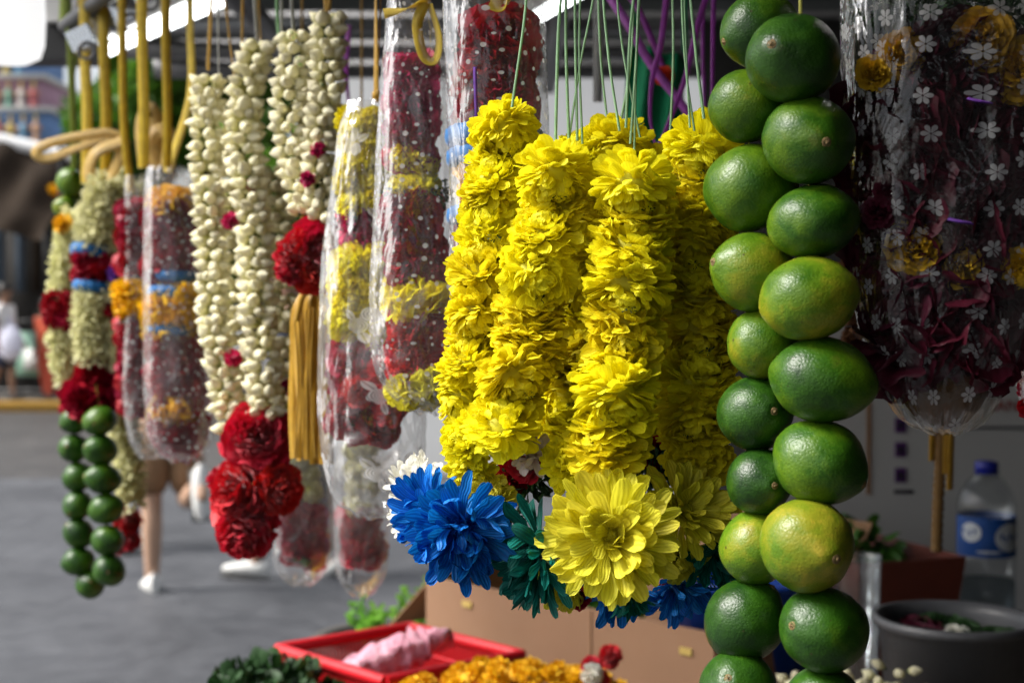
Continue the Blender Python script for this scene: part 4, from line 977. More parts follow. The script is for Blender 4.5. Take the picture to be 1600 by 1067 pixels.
# long tray of greens
d0 = P(1318, 820, 2.35); d1 = P(1510, 884, 2.05); zt_ = d0.z; d1.z = zt_; ax = d1-d0; an = ax.normalized(); ap = Vector((-an.y, an.x, 0))
if ap.y > 0: ap = -ap
tr_ = thing('leaf_tray', Vector(((d0.x+d1.x)/2, (d0.y+d1.y)/2, TZ)), 'long red brown tray of green leaves under the white board', 'tray')
zlo = TZ+.001
mb = MB(); vs_ = []
for (pp, s0, s1) in ((d0, 0, 0), (d1, 0, 0)): pass
ring = lambda k, z: [list(Vector(((d0.x+d1.x)/2, (d0.y+d1.y)/2, z)) + an*(sx*ax.length/2*k) + ap*(.09 + sy*.09*k)) for sx, sy in ((-1, -1), (1, -1), (1, 1), (-1, 1))]
V4 = ring(.82, zlo) + ring(1.0, zt_) + ring(.97, zt_) + ring(.80, zlo+.006)
fs = [[3, 2, 1, 0]] + [[i+k*4, (i+1) % 4+k*4, (i+1) % 4+k*4+4, i+k*4+4] for k in range(3) for i in range(4)] + [[12, 13, 14, 15]]
mb.add(V4, fs); mb.build('tray_body', M['terr'], tr_, False)
cc = Vector(((d0.x+d1.x)/2, (d0.y+d1.y)/2, 0)) + ap*.085
g = leaf_heap('tray_leaves', (0, 0, 0), ax.length*.44, .08, (zt_-TZ)*.95, 700, .034, M['leaf'], 12)
g.location = (cc.x, cc.y, TZ+.007); g.rotation_euler = (0, 0, math.atan2(an.y, an.x))
tag(g, 'loose long green leaves lying in the red brown tray', 'leaves', kind='stuff')
# grey pot
M['potg'] = plain('grey_plastic', (.075, .077, .085), .4, .15, 20); M['darkwater'] = NT('dark_water').p(col=(.006, .006, .006), rough=.06).mat
d = 1.62; pc = P(1492, 962, d); rp = Z(122, d); zr = pc.z
pt = thing('plastic_tub', Vector((pc.x, pc.y, TZ)), 'round grey tub of dark water before the bottle', 'tub')
mb = MB(); lathe(mb, [(.001, TZ+.001), (rp*.78, TZ+.001), (rp*.94, zr-.012), (rp*1.02, zr-.010), (rp*1.03, zr), (rp*.96, zr+.001), (rp*.92, zr-.012), (rp*.80, TZ+.012), (.001, TZ+.012)], 48, (pc.x, pc.y, 0)); mb.build('tub_body', M['potg'], pt)
mb = MB(); lathe(mb, [(.001, zr-.022), (rp*.905, zr-.022)], 40, (pc.x, pc.y, 0)); mb.build('water', M['darkwater'], pt)
for k in range(7):
    aa = k*GOLD; q = Vector((pc.x+rp*.6*math.cos(aa)*(k % 3+1)/3, pc.y+rp*.5*math.sin(aa), zr-.018))
    tag(place('floating_flower', recolour(RUF[k % 3], ('darkleaf', 'darkred', 'darkleaf')[k % 3]), None, q, (.1, -.1, 1), .022, .35), 'dark wilted bloom floating in the grey tub', 'flower', 'wilted blooms floating in the tub')
tag(place('white_petal', recolour(RUF[1], 'whitep'), None, Vector((pc.x-.004, pc.y-.02, zr-.014)), (0, -.2, 1), .012, .5), 'single white petal floating in the grey tub', 'petal')
# clear cup
d = 1.75; c = P(1340, 985, d); rc = Z(36, d)
mb = MB(); lathe(mb, [(.001, TZ+.001), (rc*.8, TZ+.001), (rc, P(0, 868, d).z), (rc*1.05, P(0, 866, d).z), (rc*.97, P(0, 870, d).z), (rc*.77, TZ+.006), (.001, TZ+.006)], 28, (c.x, c.y, 0))
tag(mb.build('plastic_cup', M['pet']), 'clear plastic cup behind the front lime garland', 'cup')
# jasmine heap
jh = P(1322, 1092, 1.45); jt = thing('jasmine_string', jh, 'coiled heap of white jasmine buds beneath the front limes', 'garland'); rs = np.random.RandomState(5)
M['plate'] = plain('steel_plate', (.3, .3, .3), .3, .1, 10, .8)
for k in range(150):
    aa = k*GOLD; rr = .09*math.sqrt(k/150); q = jh + Vector((rr*math.cos(aa)*1.1, rr*math.sin(aa), .012*rs.randn()+.01-.25*rr))
    place('jasmine_bud', BUD[k % 6], jt, q, (rs.randn(), rs.randn()-.6, rs.rand()+.3), .0105)
mb = MB(); zb = jh.z-.045; lathe(mb, [(.001, TZ+.001), (.07, TZ+.001), (.075, zb), (.115, zb+.02), (.112, zb+.022), (.07, zb+.004), (.001, zb+.004)], 28, (jh.x, jh.y, 0))
tag(mb.build('steel_bowl', M['plate']), 'steel bowl under the coiled white jasmine', 'bowl')
# dry garland behind the printed bag
dg = thing('dried_garland', P(1472, 640, 1.5), 'brown dried string with orange strips hanging beneath the printed bag', 'garland')
mb = MB(); pth = smooth_path([P(1474, 560, 1.5), P(1470, 700, 1.5), P(1466, 780, 1.5), P(1463, 862, 1.5)], 60)
tube(mb, pth, [Z(9, 1.5)*(1+.3*mnoise.noise(Vector((i*.55, 1, 1)))+.12*math.sin(i*2.1)) for i in range(60)], 10); mb.build('braid', M['brownc'], dg)
for x, b in ((1456, 720), (1484, 765), (1478, 740)):
    mb = MB(); ribbon(mb, [P(x, 560, 1.49), P(x+2, 650, 1.49), P(x, b, 1.49)], Z(13, 1.5), 20, .5); mb.build('strip', M['goldd'], dg)
dg = thing('dried_garland', P(1332, 240, 1.25), 'dark dried flower string hanging between the limes and the printed bag', 'garland')
for k in range(16):
    y = 250+k*20; place('dried_flower', recolour(RUF[k % 3], 'dried') if k < 3 else bpy.data.objects['dried_flower' + ('' if k % 3 == 0 else f'.00{k % 3}')].data, dg, P(1334+6*math.sin(k*2), y, 1.25), (rnd.uniform(-1, 1), -1, rnd.uniform(-.5, .5)), Z(17, 1.25)) if 'dried' in M else None

# ------------------------------------------------------------------ hanging things: builders
def at_path(pts, n): return smooth_path([(x, y, 0) for x, y in pts], n)[:, :2]
def hang_ribbon(parent, pts, d, wpx, mat, d1=None, tw=.5, n=40, name='ribbon', tw0=None):
    mb = MB(); k = len(pts); d1 = d if d1 is None else d1
    ribbon(mb, rail_up([P(x, y, d+(d1-d)*i/(k-1)) for i, (x, y) in enumerate(pts)], *pts[0]), Z(wpx, d), n+20, tw, rnd.uniform(-.4, .4) if tw0 is None else tw0)
    return mb.build(name, M[mat], parent)
def hang_string(parent, pts, d, rpx, mat, name='string', n=30):
    mb = MB(); k = len(pts); pth = smooth_path(rail_up([P(x, y, d) for x, y in pts], *pts[0]), n+20); tube(mb, pth, Z(rpx, d), 6); return mb.build(name, M[mat], parent)
def bag(prof, d, mat, label, group='clear film sleeves round hanging garlands', depth=.9, cr=.05, seed=0, rows=90, cols=96, tails=True):
    """A film sleeve: an oval tube of film creased and closed towards the bottom."""
    pr = np.array(prof, float); ys = np.linspace(0, 1, rows)
    t = np.linspace(0, 1, len(pr)); path = smooth_path([tuple(q) for q in pr], rows)
    th = np.linspace(0, 2*PI, cols, endpoint=False); V = []; UVs = []; hacc = 0
    wmax = (pr[:, 2]-pr[:, 1]).max()/2; so_ = Vector((seed*7.3, seed*3.1, 0)); per = 2*PI*math.sqrt((1+depth*depth)/2)*1.06
    for i in range(rows):
        y, xl, xr = path[i]; cx = (xl+xr)/2; hw = max((xr-xl)/2, .5); c = P(cx, y, d); hwm = Z(hw, d)
        if i: hacc += Z(math.hypot(path[i, 0]-path[i-1, 0], .35*(path[i, 2]-path[i, 1]-path[i-1, 2]+path[i-1, 1])), d)
        dep = hwm*depth if i < rows-1 else hwm*.2
        for j, a in enumerate(th):
            ca, sa = math.cos(a), math.sin(a)
            e = .75; x = math.copysign(abs(ca)**e, ca); z = math.copysign(abs(sa)**e, sa)
            q = Vector((ca*1.6, sa*1.6, i/rows*(pr[-1, 0]-pr[0, 0])/wmax*.9)) + so_
            f = mnoise.noise(q*1.5)*1.0 + (1-abs(mnoise.noise(q*2.3+Vector((5, 5, 5)))*2.2))*.55 + mnoise.noise(q*5)*.35
            low = max(0, i/rows-.72)*2.6
            f *= cr*(1+low*2.2)
            V.append((c.x + x*hwm*(1+f*.5), c.y + z*dep*(1+f*2.2) + f*.012, c.z + mnoise.noise(q*2.0)*Z(7, d)*low*2)); UVs.append((a/(2*PI)*wmax*K*d*per, -hacc))
    V = np.array(V).reshape(rows, cols, 3); UVs = np.array(UVs).reshape(rows, cols, 2)
    V = np.concatenate([V, V[:, :1]], 1); UVs = np.concatenate([UVs, UVs[:, :1]+np.array([wmax*K*d*per, 0])], 1)
    UVs[..., 0] += seed*.37; UVs[..., 1] += seed*.23
    mb = MB(); mb.add(V.reshape(-1, 3), grid_faces(rows, cols+1), UVs.reshape(-1, 2))
    o = mb.build('plastic_bag', M[mat]); tag(o, label, 'plastic bag', group); return o
COLM = {}
def cm(kind, mat):
    key = (kind, mat)
    if key not in COLM: COLM[key] = [recolour(x, mat) for x in {'ruf': RUF, 'pom': POM[:3], 'open': [POM[4]], 'rose': ROSE}[kind]]
    return COLM[key]
def stack(parent, pts, d, y0, y1, mat, rpx, kind='ruf', step=None, name=None, cols=2, jit=.2, back=True):
    """Blooms packed up a string between two heights: some in front, some behind."""
    name = name or {'ruf': 'petal_tuft', 'pom': 'bloom', 'rose': 'rose', 'open': 'bloom'}[kind]
    pth = at_path(pts, 200); step = step or rpx*1.05; y = y0 + step*.4; me = cm(kind, mat); i = 0
    while y < y1:
        x = np.interp(y, pth[:, 1], pth[:, 0])
        for c in range(cols):
            off = ((c+.5)/cols-.5)*rpx*1.9 if cols > 1 else 0
            for dep in ((-1, 1) if back else (-1,)):
                dd = d + dep*Z(rpx*.34, d)
                nz = Vector((off/rpx*.9+rnd.uniform(-.35, .35), dep*.9, rnd.uniform(-.6, .6)))
                place(name, me[(i+c) % len(me)], parent, P(x+off+rnd.uniform(-.15, .15)*rpx, y+rnd.uniform(-jit, jit)*rpx, dd), nz, Z(rpx*rnd.uniform(.9, 1.12)*(1.0 if cols == 1 else .82)*(1.2 if kind == 'rose' else 1), d), .8)
        y += step; i += 1
def band(parent, x, y, d, rx, ry, mat, name='cloth_band'):
    """A soft rolled ring of cloth round the garland."""
    mb = MB(); n = 36; a = np.linspace(0, 2*PI, n, endpoint=False); c = P(x, y, d); R_ = Z(rx, d); rr = Z(ry, d)
    ps = np.array([[c.x+(R_-rr*.8)*math.cos(t), c.y+(R_-rr*.8)*.8*math.sin(t), c.z+rr*.15*math.sin(2*t)] for t in a]); V = []; UV = []
    for i in range(n):
        o_ = np.array([math.cos(a[i]), .8*math.sin(a[i]), 0]); 
        for j in range(12):
            b = j*2*PI/12; q = rr*(1+.10*math.sin(a[i]*17+b*2)+.06*mnoise.noise(Vector((i*.7, j*.7, y))))
            V.append(ps[i]+o_*math.cos(b)*q+np.array([0, 0, math.sin(b)*q])); UV.append((i/n, j/12))
    f = grid_faces(n, 12, True); last = np.array([[(n-1)*12+j, (n-1)*12+(j+1) % 12, (j+1) % 12, j] for j in range(12)])
    mb.add(V, np.vstack([f, last]), UV); return mb.build(name, M[mat], parent)
def sprig(parent, x, y, d, rpx, mat='darkleaf', n=70, seed=0):
    c = P(x, y, d); rs = np.random.RandomState(seed+5); u = rs.randn(n, 3); u /= np.linalg.norm(u, axis=1)[:, None]
    pos = np.array(c) + u*Z(rpx, d)*np.array([1, .8, .6])*rs.uniform(.2, .8, n)[:, None]; X = u+rs.randn(n, 3)*.5; X /= np.linalg.norm(X, axis=1)[:, None]
    Y = np.cross(X, rs.randn(n, 3)); Y /= np.linalg.norm(Y, axis=1)[:, None]; mb = MB(); s = Z(rpx*.6, d)*rs.uniform(.5, 1.1, n)[:, None, None]
    mb.many(LV, LF, LU*1, np.stack([X, Y, np.cross(X, Y)], -1)*s*np.array([1, .45, 1]), pos); o = mb.build('greenery', M[mat], parent); o['kind'] = 'stuff'; return o

# ------------------------------------------------------------------ limes
def lime_mesh(seed):
    rs = np.random.RandomState(seed); nu, nv = 40, 48
    th = np.linspace(0.0015, PI-.0015, nu); ph = np.arange(nv)*2*PI/nv; so_ = Vector((seed*4.7, seed*2.2, 1))
    el = rs.uniform(1.0, 1.1); nip = rs.uniform(.03, .10); V = []
    for a in th:
        for b in ph:
            u = Vector((math.sin(a)*math.cos(b), math.sin(a)*math.sin(b), math.cos(a)))
            r = 1 + .045*mnoise.noise(u*1.1+so_) + .012*mnoise.noise(u*4+so_)
            r += nip*math.exp(-(a/.30)**2) + nip*.55*math.exp(-((PI-a)/.34)**2) - .035*math.exp(-((a-.05)/.08)**2)
            V.append((u.x*r, u.y*r, u.z*r*el))
    uv = np.stack([np.tile(ph/(2*PI), nu), np.repeat(th/PI, nv)], -1)
    mb = MB(); V = np.array(V)*.0235; mb.add(V, grid_faces(nu, nv, True), uv); return mb.mesh('lime', M['lime']), V[0, 2]
LIM = [lime_mesh(s) for s in range(5)]
def scar_mesh():
    mb = MB(); lathe(mb, [(.0001, .10), (.05, .10), (.08, .03), (.13, .05), (.17, .0), (.15, -.08), (.0001, -.1)], 14, wob=.008)
    mb2 = MB(); mb2.add(mb.v[0]*.0165, mb.f[0]); return mb2.mesh('stem_scar', M['scar'])
SCAR = scar_mesh()
def lime(parent, x, y, d, rx, ry, axis, yel, dark=0.0, seed=0, scar=True):
    me, top = LIM[seed % 5]; r = Z((rx+ry)/2, d)/.0235; ax = Vector(axis).normalized()
    q = ax.to_track_quat('Z', 'Y').to_matrix().to_4x4() @ Matrix.Rotation(seed*1.7, 4, 'Z')
    k = rx/ry; sc = Matrix.Diagonal((2*k/(1+k), 1, 2/(1+k), 1))
    o = link('lime', me, parent, Matrix.Translation(P(x, y, d)) @ sc @ q @ Matrix.Diagonal((r, r, r, 1))); o.color = (yel, dark, 0, 1)
    if scar:
        s = bpy.data.objects.new('stem_scar', SCAR); COL.objects.link(s); s.parent = o; s.location = (0, 0, top-.0008); s.rotation_euler = (0, 0, seed)
    return o
D = .72
lg = thing('lime_garland', P(1230, -60, D), 'large nearest string of big green limes beside the yellow garlands', 'lime garland', 'lime garlands')
# photo x, y, half width, half height, axis of the fruit (x right, y away, z up), yellowness
for i, (x, y, rx, ry, ax, yel, dk) in enumerate((
    (1239, 92, 75, 70, (-.55, -.80, .12), .30, .25), (1263, 219, 71, 69, (.15, -.9, -.15), .42, 0), (1271, 346, 69, 57, (.95, -.25, .1), .46, 0), (1263, 466, 73, 64, (.92, -.35, .2), .66, 0),
    (1285, 593, 75, 64, (.95, -.28, -.1), .40, 0), (1281, 722, 71, 64, (.8, -.4, -.4), .48, 0), (1260, 852, 75, 71, (.38, -.92, -.08), .84, .12), (1288, 984, 71, 64, (-.8, -.5, .2), .36, .25), (1286, 1098, 62, 56, (.4, -.8, .2), .3, .4))):
    lime(lg, x, y, D+.003*(i % 3-1), rx, ry, ax, yel, dk, i)
for i, (x, y, rx, ry, ax, yel, dk) in enumerate((
    (1187, 47, 60, 57, (-.95, -.3, -.35), .42, .2), (1166, 166, 55, 57, (.75, -.5, .15), .50, .1), (1172, 295, 67, 70, (.85, -.45, .1), .50, 0), (1176, 425, 64, 61, (-.9, -.3, .2), .62, 0),
    (1192, 537, 58, 54, (.3, .8, .3), .72, .1), (1180, 646, 60, 58, (.28, -.95, .1), .22, .15), (1186, 752, 51, 52, (.25, -.95, .0), .27, .2), (1182, 855, 58, 57, (-.6, .6, -.4), .55, 0), (1164, 968, 62, 63, (.6, -.2, .8), .26, .35), (1154, 1078, 62, 60, (-.3, -.6, .4), .3, .5))):
    lime(lg, x, y, D+.030+.003*(i % 3-1), rx, ry, ax, yel, dk, i+3)
hang_string(lg, [(1249, -220), (1250, -60), (1251, 28)], D, 3, 'ystring'); hang_string(lg, [(1252, 20), (1265, 300), (1272, 600), (1275, 1100)], D, 1.6, 'ystring')
hang_string(lg, [(1240, -220), (1215, -60), (1185, 0)], D+.03, 3, 'ystring'); hang_string(lg, [(1185, -5), (1168, 300), (1185, 600), (1165, 1080)], D+.03, 1.6, 'ystring')

# ------------------------------------------------------------------ yellow chrysanthemum garlands
def bloom(parent, x, y, d, rx, ry, axis, v, name='chrysanthemum', mat=None, me=None):
    me = me or POM[v]; r = Z(rx, d)*1.02
    return place(name, me, parent, P(x, y, d), axis, r, max(.62, min(1.0, ry/rx*1.02)))
def strand(parent, lst, d, dback=.030):
    lst = [(x, y+9, rx, ry, ax) for x, y, rx, ry, ax in lst]
    for i, (x, y, rx, ry, ax) in enumerate(lst):
        face = ax is not None and ax[1] < -.95
        s = 1 if i % 2 else -1
        if not face: ax = (rnd.uniform(-.45, .45), rnd.uniform(-.62, -.3), s)
        bloom(parent, x, y, d + rnd.uniform(-.006, .006), rx*1.33, ry*1.42, ax, rnd.choice((0, 1, 2)) if face else rnd.choice((0, 1, 2)))
        if i < len(lst)-1:
            x2, y2, rx2, ry2, _ = lst[i+1]
            bloom(parent, (x+x2)/2+rnd.uniform(-7, 7), (y+y2)/2+rnd.uniform(-5, 5), d+rnd.uniform(.002, .010), (rx+rx2)*.64, (ry+ry2)*.54, (rnd.uniform(-.5, .5), rnd.uniform(-.5, -.1), -s), rnd.choice((0, 1, 2)))
        if i % 2 == 0: sprig(parent, x+rnd.uniform(-12, 22), y+ry*.75, d-Z(rx*.62, d), 13, 'darkleaf', 16, int(x+y))
        bloom(parent, x-4+rnd.uniform(-8, 8), y+ry*.55, d+dback*.6, rx*1.0, ry, (rnd.uniform(-1, 1), -.2, s*.9), rnd.choice((0, 1, 2)))
        bloom(parent, x+rnd.uniform(-8, 8), y+ry*.1, d+dback, rx*1.05, ry*1.1, (rnd.uniform(-.5, .5), 1, rnd.uniform(-.5, .5)), rnd.choice((0, 1, 2)))
def strings(parent, lst, d, r=2.0):
    for pts in lst: hang_string(parent, pts, d, r*rnd.uniform(.85, 1.25), 'greens')
DA, DB, DC, DD = .865, .82, .80, .845
ya = thing('chrysanthemum_garland', P(800, -60, DA), 'yellow chrysanthemum garland ending in a bright blue bloom', 'flower garland', 'yellow chrysanthemum garlands')
strand(ya, [(790, 198, 50, 42, (-.1, -.7, .75)), (772, 268, 46, 36, None), (766, 336, 48, 34, (-.3, -1, .3)), (750, 408, 48, 42, None), (742, 484, 42, 38, (-.3, -.8, -.7)), (733, 552, 44, 34, (-.4, -.8, .7)), (724, 612, 40, 34, None)], DA)
strand(ya, [(868, 268, 58, 44, (-.1, -.8, .6)), (852, 354, 54, 38, None), (840, 426, 56, 42, (.2, -1, -.3)), (830, 502, 58, 40, (-.2, -.9, .45)), (806, 578, 60, 42, (.1, -.85, -.6)), (786, 650, 58, 40, (-.1, -.85, -.75))], DB)
bloom(ya, 728, 690, .845, 50, 50, (-.65, -.85, .05), 3); bloom(ya, 738, 742, .85, 46, 40, (-.2, -.9, -.5), 3)
LEM = pom(31, 'lemon', N=70, W=.2, th1=100); bloom(ya, 768, 778, .84, 46, 34, (.3, -.7, .6), 0, me=LEM)
strings(ya, [[(812, -70), (822, 0), (800, 168)], [(885, -70), (884, 60), (889, 222)], [(898, -70), (899, 70), (902, 220)], [(908, -70), (905, 80), (910, 225)], [(935, -70), (905, 110), (888, 226)], [(880, -70), (872, 60), (868, 222)]], .84)
yb = thing('chrysanthemum_garland', P(1010, -60, DC), 'yellow chrysanthemum garland ending in a wide open yellow bloom over teal', 'flower garland', 'yellow chrysanthemum garlands')
strand(yb, [(990, 284, 62, 48, (-.1, -.9, .45)), (986, 374, 62, 42, None), (982, 442, 68, 42, (.0, -.75, .8)), (976, 530, 60, 46, (.1, -1, .1)), (960, 612, 66, 48, (-.15, -.95, .2)), (948, 686, 64, 44, (.15, -.9, -.5))], DC)
strand(yb, [(1098, 232, 62, 46, (-.1, -.8, .6)), (1090, 306, 58, 40, None), (1088, 376, 60, 40, None), (1086, 448, 58, 40, None), (1094, 512, 58, 36, (.0, -.8, .7)), (1090, 576, 60, 42, None), (1084, 644, 58, 42, (-.2, -.9, .2)), (1092, 704, 52, 34, (.15, -1, .2))], DD)
bloom(yb, 892, 722, .815, 52, 46, (-.15, -1, .25), 3); bloom(yb, 1100, 722, .85, 44, 32, (0, -1, .2), 3)
strings(yb, [[(1000, -70), (996, 60), (985, 225)], [(994, -70), (984, 60), (978, 200)], [(962, -70), (972, 70), (1000, 215)], [(940, -70), (950, 80), (968, 205)], [(1068, -70), (1072, 80), (1078, 200)], [(1064, -70), (1070, 90), (1085, 205)], [(1076, -70), (1086, 70), (1100, 186)], [(999, -70), (993, 130), (991, 236)]], .815)
yc = thing('chrysanthemum_garland', P(930, -60, .92), 'yellow chrysanthemum garland hanging behind and between the two front ones', 'flower garland', 'yellow chrysanthemum garlands')
strand(yc, [(960, 226, 58, 38, (-.1, -.6, .8)), (905, 236, 48, 36, (0, -.7, .7)), (936, 300, 56, 40, None), (914, 372, 56, 40, None), (912, 446, 56, 42, None), (908, 520, 58, 42, None), (896, 592, 58, 42, None), (872, 655, 54, 42, None)], .925)
strand(yc, [(1048, 262, 54, 40, None), (1050, 340, 54, 40, None), (1052, 420, 54, 42, None), (1048, 500, 54, 42, None), (1052, 580, 54, 42, None), (1046, 655, 54, 42, None)], .935)
strings(yc, [[(934, -70), (938, 80), (950, 200)], [(990, -70), (986, 90), (968, 200)], [(1050, -70), (1052, 90), (1046, 235)]], .93)

# pendants: big open blooms whose petals are built one by one
PET = {}
def open_bloom(parent, x, y, d, rpx, axis, mat, seed, rings=((8, 30, 42, .75), (11, 54, 60, .95), (13, 74, 84, 1.0), (13, 98, 108, .95)), W=.17, droop=.25, corem='calyx', curl=.45, grav=0.0, wild=1.0):
    """A daisy-like head: every petal is an object of its own round a packed centre."""
    rs = np.random.RandomState(seed); base = P(x, y, d); ax = Vector(axis).normalized(); r = Z(rpx, d)
    B = basis(ax, rs.rand()*6).to_3x3()
    fl = place('bloom_head', CEN[mat], parent, base, ax, r*.42, .8)
    key = (mat, W)
    if key not in PET:
        PET[key] = []
        for k in range(12):
            mb = MB(); v, f, uv = petal(1, W*(.66, .74, .6)[k % 3], (-.35, .1, .45, .8, 1.25, .3)[k % 6]+(.15 if k > 5 else -.1), (.2, .5, .3, .7, .4, .9)[k % 6], 9, 7, .5, seed=k+seed); mb.add(v, f, uv); warp(mb, k+seed, .07, 2.0, .03, 6.0); PET[key].append(mb.mesh('petal', M[mat]))
    for n, t0, t1, L in rings:
        n = int(n*1.65)
        for j in range(n):
            th = R(rs.uniform(t0-7*wild, t1+7*wild)); ph = (j+rs.uniform(-.55, .55)*wild+.5*(t0 % 2))/n*2*PI
            Dv, Sv, Nv = dirs(np.array([th]), np.array([ph])); Dv, Sv, Nv = (B @ Vector(q[0]) for q in (Dv, Sv, Nv))
            if grav: 
                Dv = (Dv + Vector((0, 0, -grav*rs.uniform(.5, 1.3)))).normalized(); Sv = Nv.cross(Dv).normalized(); Nv = Dv.cross(Sv)
            ro = rs.randn()*.42*wild; S2 = Sv*math.cos(ro)+Nv*math.sin(ro); N2 = Dv.cross(S2); l = r*L*rs.uniform(1-.26*wild, 1.1)
            m = Matrix((Dv*l, S2*r*rs.uniform(.85, 1.2), N2*l)).transposed().to_4x4()
            o = link('petal', PET[key][rs.randint(12) if wild > .6 else (1, 2, 7, 5, 8, 0, 11, 6)[rs.randint(8)]], fl, None)
            o.matrix_parent_inverse = Matrix.Identity(4)
            o.matrix_basis = (fl_world(fl)).inverted() @ (Matrix.Translation(base + Dv*r*.16) @ m)
    return fl
def fl_world(o):
    m = o.matrix_basis.copy()
    p = o.parent
    while p: m = Matrix.Translation(p.location) @ m; p = p.parent
    return m
CEN = {k: pom(40+i, k, N=60, W=.26, Lin=.5, Lout=.8, th1=85, curl=(1.5, .7)) for i, k in enumerate(('blue', 'teal', 'yellow', 'lemon', 'whitep', 'pinkw'))}
BIG = ((9, 26, 44, .6), (13, 48, 62, .85), (16, 68, 82, 1.0), (16, 88, 102, .98), (12, 104, 116, .85))
open_bloom(ya, 672, 800, .835, 72, (-.55, -.8, .15), 'blue', 1, BIG, .17, grav=.25); open_bloom(ya, 722, 826, .815, 92, (.15, -1, -.05), 'blue', 2, BIG, .16, grav=.35)
open_bloom(ya, 650, 752, .875, 52, (-.6, -.4, .8), 'whitep', 3, ((9, 50, 65, .9), (12, 80, 95, 1)), .2); open_bloom(ya, 640, 800, .88, 48, (-.9, -.3, .1), 'whitep', 4, ((9, 50, 65, .9), (12, 80, 95, 1)), .2)
open_bloom(yb, 843, 862, .815, 96, (-.85, -.35, .05), 'teal', 5, ((9, 30, 48, .7), (12, 52, 70, .95), (14, 75, 90, 1.0), (12, 92, 108, .95)), .15, grav=.55)
open_bloom(yb, 956, 838, .785, 106, (-.05, -.95, .22), 'lemon', 6, ((8, 22, 36, .5), (13, 40, 56, .78), (16, 60, 74, .98), (18, 78, 94, 1.02), (12, 96, 108, .9)), .19, wild=.45)
open_bloom(yb, 1066, 800, .815, 84, (.35, -.8, .5), 'lemon', 7, ((8, 26, 42, .7), (12, 46, 62, .9), (14, 68, 84, 1.0), (12, 90, 104, .9)), .19, wild=.6); bloom(yb, 1062, 872, .82, 46, 40, (.1, -.9, -.4), 0, me=LEM)
open_bloom(yb, 968, 908, .82, 74, (.0, -.65, -.75), 'blue', 8, ((9, 30, 48, .8), (13, 55, 75, 1), (14, 80, 100, 1.0)), .16, grav=.5); open_bloom(yb, 1058, 910, .835, 66, (.3, -.6, -.7), 'blue', 9, ((9, 30, 48, .8), (13, 55, 75, 1), (12, 80, 100, 1.0)), .17, grav=.6)
open_bloom(yb, 1115, 850, .83, 84, (.6, -.7, .0), 'teal', 10, ((9, 30, 48, .7), (12, 52, 70, .95), (14, 75, 95, 1.0)), .15, grav=.35); open_bloom(yb, 985, 925, .80, 46, (.2, -.7, -.7), 'teal', 11, ((9, 35, 60, .9), (11, 70, 95, 1)), .17, grav=.6)
open_bloom(yb, 880, 905, .83, 56, (-.2, -.7, -.6), 'lemon', 12, ((8, 40, 60, .9), (10, 75, 95, 1)), .2, grav=.7)
place('rose', cm('rose', 'red')[0], ya, P(822, 722, .85), (-.2, -.9, .3), Z(34, .85)); place('rose', cm('rose', 'maroon')[1], yb, P(905, 938, .83), (.1, -.5, -.8), Z(26, .83)); place('rose', cm('rose', 'red')[2], yb, P(1052, 918, .845), (.1, -.6, -.6), Z(24, .845))
open_bloom(ya, 832, 712, .835, 40, (.0, -.9, .3), 'pinkw', 13, ((7, 45, 65, .9), (9, 75, 95, 1)), .3)
sprig(yb, 1012, 735, .885, 60, 'darkleaf', 160, 3); sprig(ya, 838, 745, .885, 56, 'darkleaf', 150, 9); sprig(yc, 850, 690, .945, 60, 'darkleaf', 120, 10); place('rose', cm('rose', 'maroon')[2], ya, P(800, 745, .88), (0, -1, .2), Z(36, .88)); place('rose', cm('rose', 'maroon')[0], yb, P(1030, 712, .89), (0, -1, .1), Z(34, .89)); sprig(yc, 1035, 720, .945, 56, 'darkleaf', 110, 11); sprig(ya, 800, 800, .86, 40, 'darkleaf', 80, 4); sprig(yb, 1090, 900, .86, 46, 'teal', 60, 6)

# ------------------------------------------------------------------ film-wrapped garlands beside and behind the yellow ones
def wrapped(label, px, d, secs, pts, ribbons=()):
    g = thing('wrapped_garland', P(px, -40, d), label, 'flower garland', 'garlands wrapped in clear film')
    for s in secs:
        k = s[0]
        if k == 'band': band(g, *s[1:])
        elif k == 'sprig': sprig(g, *s[1:])
        else: stack(g, pts, d, s[1], s[2], s[3], s[4], k, *s[5:])
    for pts_, w_, m_ in ribbons: hang_ribbon(g, pts_, d, w_, m_)
    return g
# printed bag close on the right, in the shade
d = .745
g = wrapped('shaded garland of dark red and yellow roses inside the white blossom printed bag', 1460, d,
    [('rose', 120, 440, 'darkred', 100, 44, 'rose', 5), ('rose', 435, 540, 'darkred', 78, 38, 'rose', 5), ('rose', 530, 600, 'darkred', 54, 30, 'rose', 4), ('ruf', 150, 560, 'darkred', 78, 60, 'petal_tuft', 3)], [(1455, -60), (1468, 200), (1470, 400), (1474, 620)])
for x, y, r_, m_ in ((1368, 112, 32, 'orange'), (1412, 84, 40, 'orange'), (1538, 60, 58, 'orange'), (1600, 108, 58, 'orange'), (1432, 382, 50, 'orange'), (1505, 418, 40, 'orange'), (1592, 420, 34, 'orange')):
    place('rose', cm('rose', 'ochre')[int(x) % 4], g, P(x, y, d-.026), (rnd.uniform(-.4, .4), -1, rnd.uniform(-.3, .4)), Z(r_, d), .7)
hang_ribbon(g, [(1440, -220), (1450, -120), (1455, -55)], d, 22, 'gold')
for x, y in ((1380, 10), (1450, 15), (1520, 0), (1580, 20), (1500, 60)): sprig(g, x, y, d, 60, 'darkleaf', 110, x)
for x, y in ((1372, 330), (1392, 296), (1540, 240), (1530, 300), (1470, 250), (1420, 210)): place('rose', cm('rose', 'darkred')[x % 4], g, P(x, y, d-.026), (rnd.uniform(-.5, .5), -1, .2), Z(28, d), .6)
